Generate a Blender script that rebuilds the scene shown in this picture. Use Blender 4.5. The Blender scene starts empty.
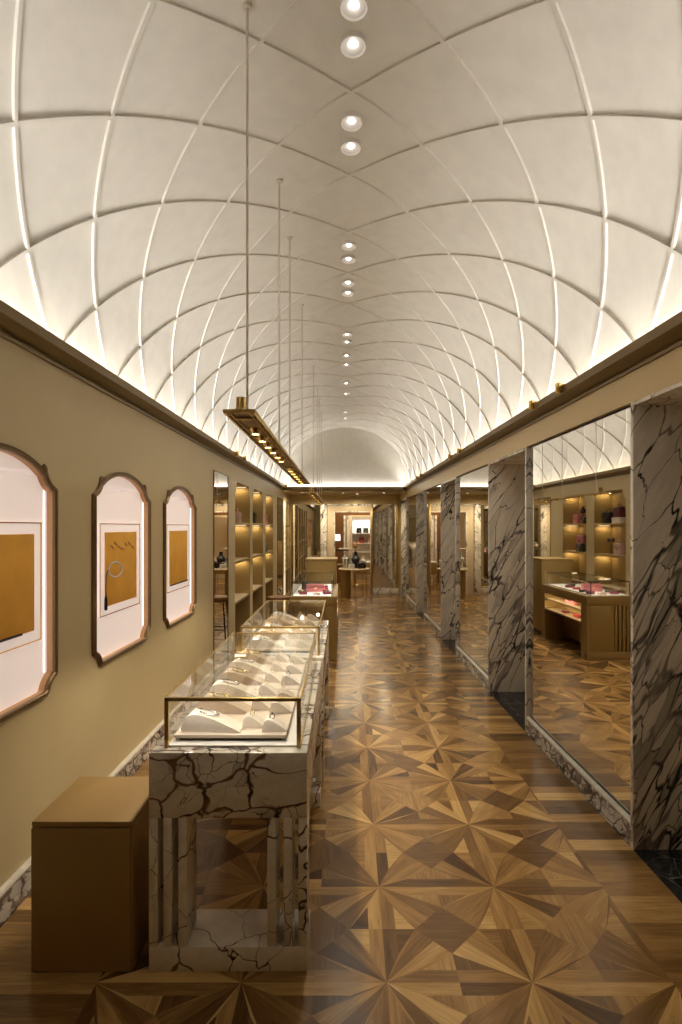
import bpy, bmesh, math, random
from mathutils import Vector, Matrix
random.seed(7)
SC = bpy.context.scene
COL = SC.collection
PI = math.pi
H = 1.7            # eye height
F = 548.0          # focal length in pixels at 682 wide

# ------------------------------------------------------------------ scene settings
SC.view_settings.view_transform = 'Standard'
SC.view_settings.look = 'None'
SC.view_settings.gamma = 1.0
SC.view_settings.use_curve_mapping = False
SC.view_settings.exposure = 0.4
SC.cycles.use_denoising = True
SC.cycles.max_bounces = 12
SC.cycles.diffuse_bounces = 5
SC.cycles.glossy_bounces = 8
SC.cycles.transmission_bounces = 8
SC.cycles.transparent_max_bounces = 32
SC.cycles.caustics_reflective = False
SC.cycles.caustics_refractive = False
SC.cycles.sample_clamp_indirect = 4.0
W = bpy.data.worlds.new('world'); SC.world = W; W.use_nodes = True
W.node_tree.nodes['Background'].inputs[0].default_value = (0.9, 0.75, 0.5, 1)
W.node_tree.nodes['Background'].inputs[1].default_value = 0.02

cam_d = bpy.data.cameras.new('camera'); cam = bpy.data.objects.new('camera', cam_d); COL.objects.link(cam)
cam.location = (0, 0, H); cam.rotation_euler = (PI/2, 0, 0)
cam_d.sensor_fit = 'HORIZONTAL'; cam_d.sensor_width = 24.0; cam_d.lens = F/682*24.0
cam_d.shift_x = -2/682; cam_d.shift_y = 15/682
cam_d.clip_start = 0.05; cam_d.clip_end = 100
SC.camera = cam

# ------------------------------------------------------------------ materials
class NT:
    def __init__(s, name):
        s.m = bpy.data.materials.new(name); s.m.use_nodes = True
        s.t = s.m.node_tree; s.t.nodes.clear()
        s.out = s.n('ShaderNodeOutputMaterial')
    def n(s, typ, **kw):
        x = s.t.nodes.new(typ)
        for k, v in kw.items():
            if k.startswith('_'): continue
            setattr(x, k, v)
        return x
    def l(s, a, b): s.t.links.new(a, b)
    def setv(s, node, **kw):
        for k, v in kw.items(): node.inputs[k.replace('_', ' ')].default_value = v
    def bsdf(s, color=None, rough=0.5, metal=0.0, spec=0.5):
        b = s.n('ShaderNodeBsdfPrincipled')
        if color is not None: b.inputs['Base Color'].default_value = (*color, 1)
        b.inputs['Roughness'].default_value = rough; b.inputs['Metallic'].default_value = metal
        b.inputs['Specular IOR Level'].default_value = spec
        s.l(b.outputs[0], s.out.inputs[0]); return b
    def coords(s, kind='Object', scale=(1, 1, 1), rot=(0, 0, 0)):
        tc = s.n('ShaderNodeTexCoord'); mp = s.n('ShaderNodeMapping')
        mp.inputs['Scale'].default_value = scale; mp.inputs['Rotation'].default_value = rot
        s.l(tc.outputs[kind], mp.inputs['Vector']); return mp.outputs[0]
    def noise(s, vec, scale=5, detail=4, rough=0.55, dist=0.0):
        x = s.n('ShaderNodeTexNoise'); s.setv(x, Scale=scale, Detail=detail, Roughness=rough, Distortion=dist)
        if vec is not None: s.l(vec, x.inputs['Vector'])
        return x
    def ramp(s, fac, stops, interp='LINEAR'):
        r = s.n('ShaderNodeValToRGB'); r.color_ramp.interpolation = interp
        el = r.color_ramp.elements
        while len(el) < len(stops): el.new(0.5)
        for e, (p, c) in zip(el, stops):
            e.position = p; e.color = (*c, 1) if len(c) == 3 else c
        s.l(fac, r.inputs[0]); return r.outputs[0]
    def mix(s, fac, a, b, blend='MIX'):
        x = s.n('ShaderNodeMix', data_type='RGBA', blend_type=blend)
        if isinstance(fac, (int, float)): x.inputs[0].default_value = fac
        else: s.l(fac, x.inputs[0])
        for v, i in ((a, 6), (b, 7)):
            if isinstance(v, tuple): x.inputs[i].default_value = (*v, 1)
            else: s.l(v, x.inputs[i])
        return x.outputs[2]
    def math(s, op, a, b=0.0):
        x = s.n('ShaderNodeMath', operation=op)
        for v, i in ((a, 0), (b, 1)):
            if isinstance(v, (int, float)): x.inputs[i].default_value = v
            else: s.l(v, x.inputs[i])
        return x.outputs[0]
    def bump(s, h, b, strength=0.2, dist=0.01):
        x = s.n('ShaderNodeBump'); s.setv(x, Strength=strength, Distance=dist)
        s.l(h, x.inputs['Height']); s.l(x.outputs[0], b.inputs['Normal'])

def mat_simple(name, color, rough=0.5, metal=0.0, var=0.08, scale=30, bump=0.0, spec=0.5):
    t = NT(name); b = t.bsdf(color, rough, metal, spec)
    v = t.coords(); nz = t.noise(v, scale, 4)
    lo = tuple(c*(1-var) for c in color); hi = tuple(min(1, c*(1+var)) for c in color)
    t.l(t.ramp(nz.outputs[0], [(0.3, lo), (0.7, hi)]), b.inputs['Base Color'])
    if bump: t.bump(nz.outputs[0], b, bump, 0.004)
    return t.m

def mat_emit(name, color, strength):
    t = NT(name); e = t.n('ShaderNodeEmission')
    e.inputs[0].default_value = (*color, 1); e.inputs[1].default_value = strength
    t.l(e.outputs[0], t.out.inputs[0]); return t.m

def mat_glass(name, tint=(0.985, 0.99, 0.985), refl=1.0):
    t = NT(name)
    tr = t.n('ShaderNodeBsdfTransparent'); tr.inputs[0].default_value = (*tint, 1)
    gl = t.n('ShaderNodeBsdfGlossy'); gl.inputs['Roughness'].default_value = 0.0
    lw = t.n('ShaderNodeLayerWeight'); lw.inputs[0].default_value = 0.5
    mx = t.n('ShaderNodeMixShader')
    t.l(t.math('ADD', t.math('MULTIPLY', t.math('POWER', lw.outputs['Facing'], 5.0), 0.85*refl), 0.03*refl), mx.inputs[0])
    t.l(tr.outputs[0], mx.inputs[1]); t.l(gl.outputs[0], mx.inputs[2]); t.l(mx.outputs[0], t.out.inputs[0])
    return t.m

def mat_mirror(name, color=(0.86, 0.83, 0.76)):
    t = NT(name); b = t.bsdf(color, 0.015, 1.0)
    v = t.coords(); nz = t.noise(v, 3, 3)
    t.l(t.ramp(nz.outputs[0], [(0.3, tuple(c*0.985 for c in color)), (0.7, color)]), b.inputs['Base Color'])
    return t.m

def mat_marble(name, base=(0.80, 0.74, 0.66), vein=(0.035, 0.022, 0.025), mid=(0.45, 0.33, 0.24), scale=4.0,
               stretch=(1, 1, 1), rot=(0, 0, 0), width=0.05, patch=0.5, rough=0.16, fine=1.0):
    t = NT(name); b = t.bsdf(base, rough)
    v1 = t.coords('Object', (1, 1, 1), rot)                      # turn first, then stretch along the turned axes
    mp = t.n('ShaderNodeMapping'); mp.inputs['Scale'].default_value = stretch; t.l(v1, mp.inputs['Vector']); v0 = mp.outputs[0]
    nd = t.noise(v0, scale*0.5, 4, 0.55)
    off = t.n('ShaderNodeVectorMath', operation='SCALE'); off.inputs['Scale'].default_value = 0.75/scale*2.2
    t.l(nd.outputs['Color'], off.inputs[0])
    add = t.n('ShaderNodeVectorMath', operation='ADD'); t.l(v0, add.inputs[0]); t.l(off.outputs[0], add.inputs[1])
    vo = t.n('ShaderNodeTexVoronoi', feature='DISTANCE_TO_EDGE'); t.setv(vo, Scale=scale, Randomness=1.0)
    t.l(add.outputs[0], vo.inputs['Vector'])
    vo2 = t.n('ShaderNodeTexVoronoi', feature='DISTANCE_TO_EDGE'); t.setv(vo2, Scale=scale*2.6*fine, Randomness=1.0)
    t.l(add.outputs[0], vo2.inputs['Vector'])
    dens = t.noise(v0, scale*0.36, 3, 0.5)                        # where the veins crowd together
    wid = t.math('MULTIPLY', t.ramp(dens.outputs[0], [(patch-0.14, (0.12,)*3), (patch+0.13, (1.0,)*3)]), width)
    r1 = t.math('DIVIDE', vo.outputs['Distance'], wid)
    m1 = t.ramp(r1, [(0.35, (1, 1, 1)), (1.0, (0, 0, 0))])
    wid2 = t.math('MULTIPLY', t.ramp(dens.outputs[0], [(patch, (0.02,)*3), (patch+0.16, (1.0,)*3)]), width*1.15)
    r2 = t.math('DIVIDE', vo2.outputs['Distance'], wid2)
    m2 = t.ramp(r2, [(0.25, (1, 1, 1)), (1.0, (0, 0, 0))])
    cloud = t.noise(v0, scale*0.9, 6, 0.65)
    c0 = t.mix(t.ramp(cloud.outputs[0], [(0.42, (0, 0, 0)), (0.75, (0.5,)*3)]), base, mid)
    vc = t.mix(t.ramp(t.noise(v0, scale*1.3, 3).outputs[0], [(0.42, (0, 0, 0)), (0.6, (1, 1, 1))]), vein, mid)
    cell = t.n('ShaderNodeTexVoronoi', feature='F1'); t.setv(cell, Scale=scale*2.6*fine, Randomness=1.0); t.l(add.outputs[0], cell.inputs['Vector'])
    sc_ = t.n('ShaderNodeSeparateColor'); t.l(cell.outputs['Color'], sc_.inputs[0])
    grey = t.math('MULTIPLY', t.ramp(sc_.outputs[0], [(0.70, (0, 0, 0)), (0.74, (1, 1, 1))]), t.ramp(dens.outputs[0], [(patch, (0, 0, 0)), (patch+0.08, (0.7,)*3)]))
    c0 = t.mix(grey, c0, tuple(c*0.38 for c in base))
    c1 = t.mix(m2, c0, vc)
    c2 = t.mix(m1, c1, vc)
    t.l(c2, b.inputs['Base Color'])
    return t.m

M = {}
def wall_mat():
    t = NT('gold_plaster'); b = t.bsdf((0.42, 0.33, 0.17), 0.42, 0.0, 0.45)
    v = t.coords(); n1 = t.noise(v, 3, 5); n2 = t.noise(t.coords('Object', (1, 1, 4)), 160, 3)
    c = t.mix(0.4, t.ramp(n1.outputs[0], [(0.3, (0.53, 0.425, 0.235)), (0.7, (0.59, 0.475, 0.265))]),
              t.ramp(n2.outputs[0], [(0.3, (0.40, 0.32, 0.17)), (0.7, (0.70, 0.57, 0.33))]))
    t.l(c, b.inputs['Base Color']); t.bump(n2.outputs[0], b, 0.12, 0.002); return t.m
M['wall'] = wall_mat()
M['frieze'] = mat_simple('gold_frieze', (0.60, 0.46, 0.24), 0.38, 0.15, 0.05, 90, 0.05)
M['gloss_ceiling'] = mat_simple('glossy_cream_ceiling', (0.52, 0.43, 0.28), 0.12, 0.1, 0.03, 20)
M['cornice'] = mat_simple('bronze_cornice', (0.20, 0.135, 0.052), 0.38, 0.35, 0.06, 60)
M['plaster'] = mat_simple('vault_plaster', (0.69, 0.66, 0.59), 0.85, 0.0, 0.045, 9, 0.06, 0.2)
M['cream'] = mat_simple('cream_lacquer', (0.62, 0.50, 0.33), 0.45, 0.0, 0.03, 20)
M['mirror'] = mat_mirror('silvered_mirror')
M['glass'] = mat_glass('clear_glass')
M['marble_counter'] = mat_marble('calacatta_viola', (0.76, 0.70, 0.60), (0.022, 0.014, 0.016), (0.17, 0.09, 0.055), 6.2,
                                 (0.8, 1, 1.25), (0.3, 0.35, 0.4), 0.078, 0.49, 0.18)
M['marble_leg'] = mat_marble('calacatta_viola_slats', (0.78, 0.72, 0.62), (0.03, 0.02, 0.02), (0.20, 0.11, 0.065), 5.0, (0.8, 1, 1.1), (0.3, 0.35, 0.9), 0.055, 0.55, 0.18)
M['marble_pier'] = mat_marble('arabescato_pier', (0.84, 0.78, 0.68), (0.036, 0.033, 0.038), (0.30, 0.26, 0.24), 6.0,
                              (1.35, 1.0, 0.30), (0.0, -0.50, 0.0), 0.066, 0.50, 0.2)
M['marble_skirt'] = mat_marble('viola_skirting', (0.62, 0.58, 0.52), (0.03, 0.026, 0.03), (0.2, 0.15, 0.13), 12,
                               (1, 0.6, 1), (0.5, 0.2, 0.3), 0.16, 0.42, 0.2)
M['bead'] = mat_simple('white_marble_bead', (0.58, 0.54, 0.46), 0.15, 0.0, 0.12, 25)
M['black_marble'] = mat_marble('nero_marble', (0.016, 0.016, 0.018), (0.16, 0.15, 0.14), (0.03, 0.03, 0.03), 6, (1, 1, 1), (0, 0, 0.5), 0.03, 0.5, 0.22)
M['brass'] = mat_simple('aged_brass', (0.50, 0.36, 0.14), 0.3, 0.9, 0.05, 40)
M['rod'] = mat_simple('pale_nickel_rod', (0.60, 0.54, 0.44), 0.4, 0.2, 0.04, 40)
M['bright_brass'] = mat_simple('polished_brass', (0.80, 0.58, 0.22), 0.2, 1.0, 0.05, 40)
M['bronze'] = mat_simple('bronze_rim', (0.20, 0.125, 0.055), 0.35, 0.55, 0.1, 40)
M['gold_panel'] = mat_simple('gold_lacquer', (0.34, 0.225, 0.075), 0.38, 0.25, 0.05, 220, 0.03)
M['gold_box'] = mat_simple('gold_leather', (0.32, 0.20, 0.068), 0.45, 0.15, 0.07, 300, 0.08)
M['niche'] = mat_simple('gilded_niche_lining', (0.36, 0.245, 0.095), 0.45, 0.1, 0.05, 120, 0.03)
M['shelf_top'] = mat_simple('pale_gold_shelf', (0.62, 0.50, 0.33), 0.35, 0.1, 0.04, 60)
M['dark'] = mat_simple('dark_recess', (0.02, 0.014, 0.01), 0.6)
M['black'] = mat_simple('black_metal', (0.012, 0.011, 0.012), 0.35, 0.3)
M['white'] = mat_simple('white_paint', (0.75, 0.72, 0.68), 0.5, 0, 0.02)
M['suede'] = mat_simple('ivory_suede', (0.70, 0.62, 0.52), 0.8, 0, 0.05, 80, 0.05)
M['suede2'] = mat_simple('taupe_suede', (0.47, 0.37, 0.27), 0.8, 0, 0.05, 80, 0.05)
M['tray'] = mat_simple('pale_blush_tray', (0.68, 0.56, 0.45), 0.7, 0, 0.04, 60)
M['peach'] = mat_simple('peach_liner', (0.62, 0.36, 0.17), 0.6, 0, 0.04)
M['orange'] = mat_simple('ochre_orange_backdrop', (0.90, 0.455, 0.06), 0.7, 0, 0.10, 5)
M['board'] = mat_simple('white_board', (0.80, 0.74, 0.72), 0.6, 0, 0.02)
M['brownwood'] = mat_simple('brown_wood', (0.17, 0.075, 0.022), 0.4, 0, 0.15, 12)
M['leather'] = mat_simple('brown_leather', (0.20, 0.085, 0.025), 0.5, 0, 0.1, 60, 0.1)
M['pink'] = mat_simple('pink_leather', (0.62, 0.20, 0.20), 0.45, 0, 0.06, 90, 0.05)
M['blush'] = mat_simple('blush_leather', (0.66, 0.44, 0.36), 0.45, 0, 0.06, 90, 0.05)
M['red'] = mat_simple('red_leather', (0.42, 0.05, 0.05), 0.45, 0, 0.08, 90, 0.05)
M['burgundy'] = mat_simple('burgundy_leather', (0.13, 0.02, 0.035), 0.4, 0, 0.08, 90, 0.05)
M['blackleather'] = mat_simple('black_leather', (0.016, 0.013, 0.018), 0.35, 0, 0.1, 90, 0.05)
M['green'] = mat_simple('dark_green_leather', (0.05, 0.055, 0.035), 0.4, 0, 0.1, 90, 0.05)
M['silver'] = mat_simple('silver_jewel', (0.75, 0.74, 0.72), 0.15, 1.0, 0.05, 40)
M['lamp_white'] = mat_emit('lamp_glow', (1.0, 0.93, 0.80), 9.0)
M['lens'] = mat_emit('spot_lens_glow', (1.0, 0.88, 0.62), 12.0)
M['bulb'] = mat_emit('downlight_bulb_glow', (1.0, 0.96, 0.90), 9.0)
M['led_white'] = mat_emit('white_led_glow', (1.0, 0.93, 0.92), 1.5)
M['led'] = mat_emit('led_glow', (1.0, 0.82, 0.52), 0.8)
def added_glow():
    t = NT('glowing_panel'); b = t.bsdf((0.80, 0.68, 0.60), 0.6)
    b.inputs['Emission Color'].default_value = (1.0, 0.82, 0.74, 1); b.inputs['Emission Strength'].default_value = 0.36  # emission added to brighten the showcase back and board, in place of strip light
    return t.m
M['added_glow'] = added_glow()
def eyebox():
    t = NT('backlit_rack_panel'); b = t.bsdf((0.8, 0.7, 0.45), 0.6)
    b.inputs['Emission Color'].default_value = (1.0, 0.83, 0.5, 1); b.inputs['Emission Strength'].default_value = 0.6
    return t.m
M['eyebox'] = eyebox()

def wood_floor():
    t = NT('parquet_wood'); b = t.bsdf((0.3, 0.15, 0.05), 0.25, 0.0, 0.4)
    at = t.n('ShaderNodeVertexColor'); at.layer_name = 'tone'
    sep = t.n('ShaderNodeSeparateColor'); t.l(at.outputs[0], sep.inputs[0])
    uv = t.n('ShaderNodeUVMap'); uv.uv_map = 'grain'
    mp = t.n('ShaderNodeMapping'); mp.inputs['Scale'].default_value = (2.2, 34, 1); t.l(uv.outputs[0], mp.inputs[0])
    g = t.noise(mp.outputs[0], 2.6, 6, 0.62, 0.5)
    mp2 = t.n('ShaderNodeMapping'); mp2.inputs['Scale'].default_value = (1.0, 7, 1); t.l(uv.outputs[0], mp2.inputs[0])
    g2 = t.noise(mp2.outputs[0], 2.2, 3, 0.5, 1.2)
    tone = t.math('ADD', sep.outputs[0], t.math('MULTIPLY', t.math('SUBTRACT', g.outputs[0], 0.5), 0.55))
    tone = t.math('ADD', tone, t.math('MULTIPLY', t.math('SUBTRACT', g2.outputs[0], 0.5), 0.45))
    c = t.ramp(tone, [(0.05, (0.062, 0.029, 0.009)), (0.38, (0.165, 0.086, 0.028)), (0.65, (0.315, 0.178, 0.060)), (0.98, (0.57, 0.365, 0.140))])
    t.l(c, b.inputs['Base Color'])
    t.l(t.ramp(g.outputs[0], [(0.3, (0.17,)*3), (0.7, (0.25,)*3)]), b.inputs['Roughness'])
    t.bump(g.outputs[0], b, 0.06, 0.002)
    return t.m
M['parquet'] = wood_floor()

# ------------------------------------------------------------------ mesh helpers
def bm_new(): return bmesh.new()
def bx(bm, x0, x1, y0, y1, z0, z1, bev=0.0, mi=0, seg=2):
    r = bmesh.ops.create_cube(bm, size=1.0)
    vs = r['verts']
    bmesh.ops.scale(bm, vec=(abs(x1-x0), abs(y1-y0), abs(z1-z0)), verts=vs)
    bmesh.ops.translate(bm, vec=((x0+x1)/2, (y0+y1)/2, (z0+z1)/2), verts=vs)
    fs = list({f for v in vs for f in v.link_faces})
    for f in fs: f.material_index = mi
    if bev > 0:
        es = list({e for v in vs for e in v.link_edges})
        bev = min(bev, 0.45*min(abs(x1-x0), abs(y1-y0), abs(z1-z0)))
        bmesh.ops.bevel(bm, geom=es, offset=bev, segments=seg, affect='EDGES', profile=0.5, material=-1)
def ring_faces(bm, rings, close_u=True, cap=True, mi=0, smooth=True):
    out = []
    n = len(rings[0])
    for a, b in zip(rings[:-1], rings[1:]):
        for i in range(n if close_u else n-1):
            j = (i+1) % n
            try:
                f = bm.faces.new((a[i], a[j], b[j], b[i])); f.material_index = mi; f.smooth = smooth; out.append(f)
            except ValueError: pass
    if cap:
        for r in (rings[0], rings[-1]):
            try:
                f = bm.faces.new(r); f.material_index = mi; out.append(f)
            except ValueError: pass
    return out
def lathe(bm, prof, cx=0, cy=0, seg=24, mi=0, cap=True, axis='Z'):
    rings = []
    for r, z in prof:
        ring = []
        for k in range(seg):
            a = 2*PI*k/seg
            p = (cx+r*math.cos(a), cy+r*math.sin(a), z)
            ring.append(bm.verts.new(p))
        rings.append(ring)
    return ring_faces(bm, rings, True, cap, mi)
def tube(bm, pts, rad, seg=8, mi=0, closed=False):
    pts = [Vector(p) for p in pts]; rings = []
    n = len(pts); up = None
    for i, p in enumerate(pts):
        if closed: t = (pts[(i+1) % n]-pts[i-1]).normalized()
        else: t = (pts[min(i+1, n-1)]-pts[max(i-1, 0)]).normalized()
        if up is None:
            up = Vector((0, 0, 1)) if abs(t.z) < 0.9 else Vector((1, 0, 0))
        s = t.cross(up).normalized(); up = s.cross(t).normalized()
        r = rad[i] if isinstance(rad, (list, tuple)) else rad
        rings.append([bm.verts.new(p+(s*math.cos(2*PI*k/seg)+up*math.sin(2*PI*k/seg))*r) for k in range(seg)])
    if closed:
        rings.append(rings[0]); ring_faces(bm, rings, True, False, mi)
    else: ring_faces(bm, rings, True, True, mi)
def prism(bm, poly, axis, a, b, mi=0):
    """extrude a 2D polygon; axis 'Y': poly in (x,z); 'X': poly in (y,z); 'Z': poly in (x,y)"""
    def P(u, v, w):
        return {'Y': (u, w, v), 'X': (w, u, v), 'Z': (u, v, w)}[axis]
    r0 = [bm.verts.new(P(u, v, a)) for u, v in poly]; r1 = [bm.verts.new(P(u, v, b)) for u, v in poly]
    return ring_faces(bm, [r0, r1], True, True, mi, False)
def obj(name, bm, mats, parent=None, loc=(0, 0, 0), rotz=0.0, angle=40, recalc=True):
    if recalc: bmesh.ops.recalc_face_normals(bm, faces=bm.faces[:])
    me = bpy.data.meshes.new(name); bm.to_mesh(me); bm.free()
    if not isinstance(mats, (list, tuple)): mats = [mats]
    for m in mats: me.materials.append(M[m] if isinstance(m, str) else m)
    me.polygons.foreach_set('use_smooth', [True]*len(me.polygons))
    me.set_sharp_from_angle(angle=math.radians(angle))
    o = bpy.data.objects.new(name, me); COL.objects.link(o)
    o.location = loc; o.rotation_euler = (0, 0, rotz)
    if parent is not None: o.parent = parent
    return o
def empty(name, loc=(0, 0, 0), rotz=0.0):
    o = bpy.data.objects.new(name, None); COL.objects.link(o); o.empty_display_size = 0.1
    o.location = loc; o.rotation_euler = (0, 0, rotz); return o
def tag(o, label, cat, group=None):
    o['label'] = label; o['category'] = cat
    if group: o['group'] = group
    return o
def struct(o, kind='structure'):
    o['kind'] = kind; return o
def kids(o): return [c for c in COL.objects if c.parent == o]
def copy_tree(o, loc=None, rotz=None, parent=None):
    c = o.copy(); COL.objects.link(c)
    if parent is not None: c.parent = parent
    if loc is not None: c.location = loc
    if rotz is not None: c.rotation_euler = (0, 0, rotz)
    for ch in kids(o): copy_tree(ch, None, None, c)
    return c
def area(name, loc, sx, sy, power, color=(1, 0.85, 0.62), rot=(0, 0, 0), spread=PI):
    l = bpy.data.lights.new(name, 'AREA'); l.shape = 'RECTANGLE'; l.size = sx; l.size_y = sy
    l.energy = power; l.color = color; l.spread = spread
    o = bpy.data.objects.new(name, l); COL.objects.link(o); o.location = loc; o.rotation_euler = rot; return o
def spot(name, loc, power, cone=100, blend=0.5, color=(1, 0.84, 0.58), rad=0.02, rot=(0, 0, 0)):
    l = bpy.data.lights.new(name, 'SPOT'); l.energy = power; l.spot_size = math.radians(cone); l.spot_blend = blend
    l.color = color; l.shadow_soft_size = rad
    o = bpy.data.objects.new(name, l); COL.objects.link(o); o.location = loc; o.rotation_euler = rot; return o

# ------------------------------------------------------------------ the room frame
SL, SR = 0.012, -0.009
OL, OR = -1.5026, 1.5531
aL, aR = -math.atan(SL), -math.atan(SR)
def XL(d): return OL+SL*d
def XR(d): return OR+SR*d
ML = Matrix.Translation((OL, 0, 0)) @ Matrix.Rotation(aL, 4, 'Z')      # local +x points into the room
MR = Matrix.Translation((OR, 0, 0)) @ Matrix.Rotation(aR, 4, 'Z')      # local -x points into the room
def Lp(x, y, z): return ML @ Vector((x, y, z))
def Rp(x, y, z): return MR @ Vector((x, y, z))
Y0, YV, YE = -1.6, 12.3, 13.9
ZC = 2.62          # cornice lip
LC = dict(loc=(OL, 0, 0), rotz=aL); RC = dict(loc=(OR, 0, 0), rotz=aR)

# ---- floor: star parquet cut by plank borders
S = 0.5435
def floor_mesh():
    bm = bm_new(); uv = bm.loops.layers.uv.new('grain'); cl = bm.loops.layers.float_color.new('tone')
    rnd = random.Random(3)
    def piece(poly, gdir, tone):
        vs = [bm.verts.new((p[0], p[1], 0)) for p in poly]
        f = bm.faces.new(vs); a = math.radians(gdir); c, s = math.cos(a), math.sin(a)
        ox, oy = rnd.uniform(0, 50), rnd.uniform(0, 50)
        for lp, p in zip(f.loops, poly):
            lp[uv].uv = (p[0]*c+p[1]*s+ox, -p[0]*s+p[1]*c+oy); lp[cl] = (tone, tone, tone, 1)
        if f.normal.z < 0: f.normal_flip()
        f.normal_update()
        if f.normal.z < 0: f.normal_flip()
    def T(): return min(0.98, max(0.06, rnd.gauss(0.50, 0.19)))
    th = 0.010
    x00, y00 = 0.163, 2.045
    def tr(p): return (x00+p[0]-th*0+0.010*(p[1]), y00+p[1])
    for i in range(-3, 3):
        for j in range(-7, 22):
            bx0, by0 = i*S, j*S
            def q(u, v): return tr((bx0+u*S, by0+v*S))
            A, Wd, D = 0.25, 0.105, 0.245
            base = [(0, 0), (1, 0), (1, 1), (0, 1)]
            dia = [(0.5-D, 0.5), (0.5, 0.5-D), (0.5+D, 0.5), (0.5, 0.5+D)]
            dt = rnd.choice([0.22, 0.3, 0.42, 0.6]); piece([q(*p) for p in dia], rnd.choice([0, 90, 45]), dt)
            for k in range(4):
                def R(u, v):
                    for _ in range(k): u, v = 1-v, u
                    return q(u, v)
                g = 90*k
                # half spindle along the cell edge
                piece([R(0, 0), R(1, 0), R(1-A, Wd), R(A, Wd)], g, T()) if rnd.random() < 0.5 else (
                    piece([R(0, 0), R(0.5, 0), R(0.5, Wd), R(A, Wd)], g, T()), piece([R(0.5, 0), R(1, 0), R(1-A, Wd), R(0.5, Wd)], g, T()))
                # triangle against the diamond tip
                piece([R(A, Wd), R(0.5, Wd), R(0.5, 0.5-D)], g+90, T()); piece([R(0.5, Wd), R(1-A, Wd), R(0.5, 0.5-D)], g+90, T())
                # rays from the star
                c = (0.5-D/2, 0.5-D/2)
                piece([R(0, 0), R(A, Wd), R(0.5, 0.5-D)], g+26, T()); piece([R(0, 0), R(0.5, 0.5-D), R(*c)], g+40, T())
                piece([R(0, 0), R(Wd, A), R(0.5-D, 0.5)], g+64, T()); piece([R(0, 0), R(*c), R(0.5-D, 0.5)], g+50, T())
    # cut to the field between the borders
    def cut(p, n):
        bmesh.ops.bisect_plane(bm, geom=bm.verts[:]+bm.edges[:]+bm.faces[:], plane_co=p, plane_no=n, clear_outer=True)
    bxr = lambda d: XR(d)-0.305
    bxl = lambda d: XL(d)+0.56
    cut((bxr(0), 0, 0), (1, -SR, 0)); cut((bxl(0), 0, 0), (-1, SL, 0))
    cut((0, Y0, 0), (0, -1, 0)); cut((0, YE-0.2, 0), (0, 1, 0))
    # plank borders running across
    def strip(fa, fb, wmin, wmax, ya, yb, kind):
        y = ya
        while y < yb:
            w = rnd.uniform(wmin, wmax); y1 = min(yb, y+w)
            a0, a1, b0, b1 = fa(y), fa(y1), fb(y), fb(y1)
            piece([(a0, y), (b0, y), (b1, y1), (a1, y1)], 0, min(0.95, max(0.08, rnd.gauss(0.5, 0.17)))); y = y1
    strip(bxr, XR, 0.07, 0.1, Y0, YE-0.2, 0)
    strip(XL, bxl, 0.07, 0.1, Y0, YE-0.2, 0)
    strip(lambda y: -1.5, lambda y: 2.2, 0.08, 0.11, YE-0.2, 18.2, 0)
    return bm
o = struct(obj('floor', floor_mesh(), 'parquet', recalc=False))

# ---- vault
ZS, RV = 2.57, 1.357
TMAX = math.radians(89)
def vz(t): return ZS+RV*max(0.0, math.cos(t))**0.95
def vault(t, y):
    c = (XL(y)+XR(y))/2; w = (XR(y)-XL(y))/2
    return Vector((c+0.012*math.cos(t)+w*math.copysign(abs(math.sin(t))**0.95, t), y, vz(t)))
def vzx(u): return vz(math.asin(min(1.0, abs(u)**(1/0.95))))
P = 0.667; YC0 = 0.13
def ceiling_mesh():
    bm = bm_new(); rows = []
    nt, ny = 72, 36
    for j in range(ny+1):
        y = Y0+(YV-Y0)*j/ny
        rows.append([bm.verts.new(vault(-TMAX+2*TMAX*i/nt, y)) for i in range(nt+1)])
    ring_faces(bm, rows, False, False)
    # raised plaster ribs on a diagonal grid
    k2 = (P/2)/math.radians(15.0)
    for sgn in (1, -1):
        for k in range(-8, 24):
            yc = YC0+k*P
            pts = []
            n = 64
            for i in range(n+1):
                t = -TMAX+2*TMAX*i/n; y = yc+sgn*t*k2
                if Y0 <= y <= YV: pts.append((t, y))
            if len(pts) < 3: continue
            rings = []
            for i, (t, y) in enumerate(pts):
                p = vault(t, y)
                a = vault(*pts[max(0, i-1)]); b = vault(*pts[min(len(pts)-1, i+1)])
                tg = (b-a).normalized()
                nrm = -Vector((math.sin(t), 0, math.cos(t))).normalized()
                sd = tg.cross(nrm).normalized()
                hw, hh = 0.0115, 0.0105
                rings.append([bm.verts.new(p+sd*hw-nrm*0.004), bm.verts.new(p+sd*hw*0.75+nrm*hh), bm.verts.new(p-sd*hw*0.75+nrm*hh), bm.verts.new(p-sd*hw-nrm*0.004)])
            ring_faces(bm, rings, True, True)
    return bm
struct(obj('ceiling', ceiling_mesh(), 'plaster', angle=35))
# lunette closing the vault
bm = bm_new()
vs = [bm.verts.new(vault(-TMAX+2*TMAX*i/60, YV)) for i in range(61)]
bm.faces.new(vs)
struct(obj('wall_back_lunette', bm, 'plaster'))
bm = bm_new()
vs = [bm.verts.new(vault(-TMAX+2*TMAX*i/60, Y0)) for i in range(61)]
bm.faces.new(vs); bx(bm, XL(Y0)-0.1, XR(Y0)+0.1, Y0-0.1, Y0, 0, 2.6)
struct(obj('wall_front', bm, 'wall'))

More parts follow.
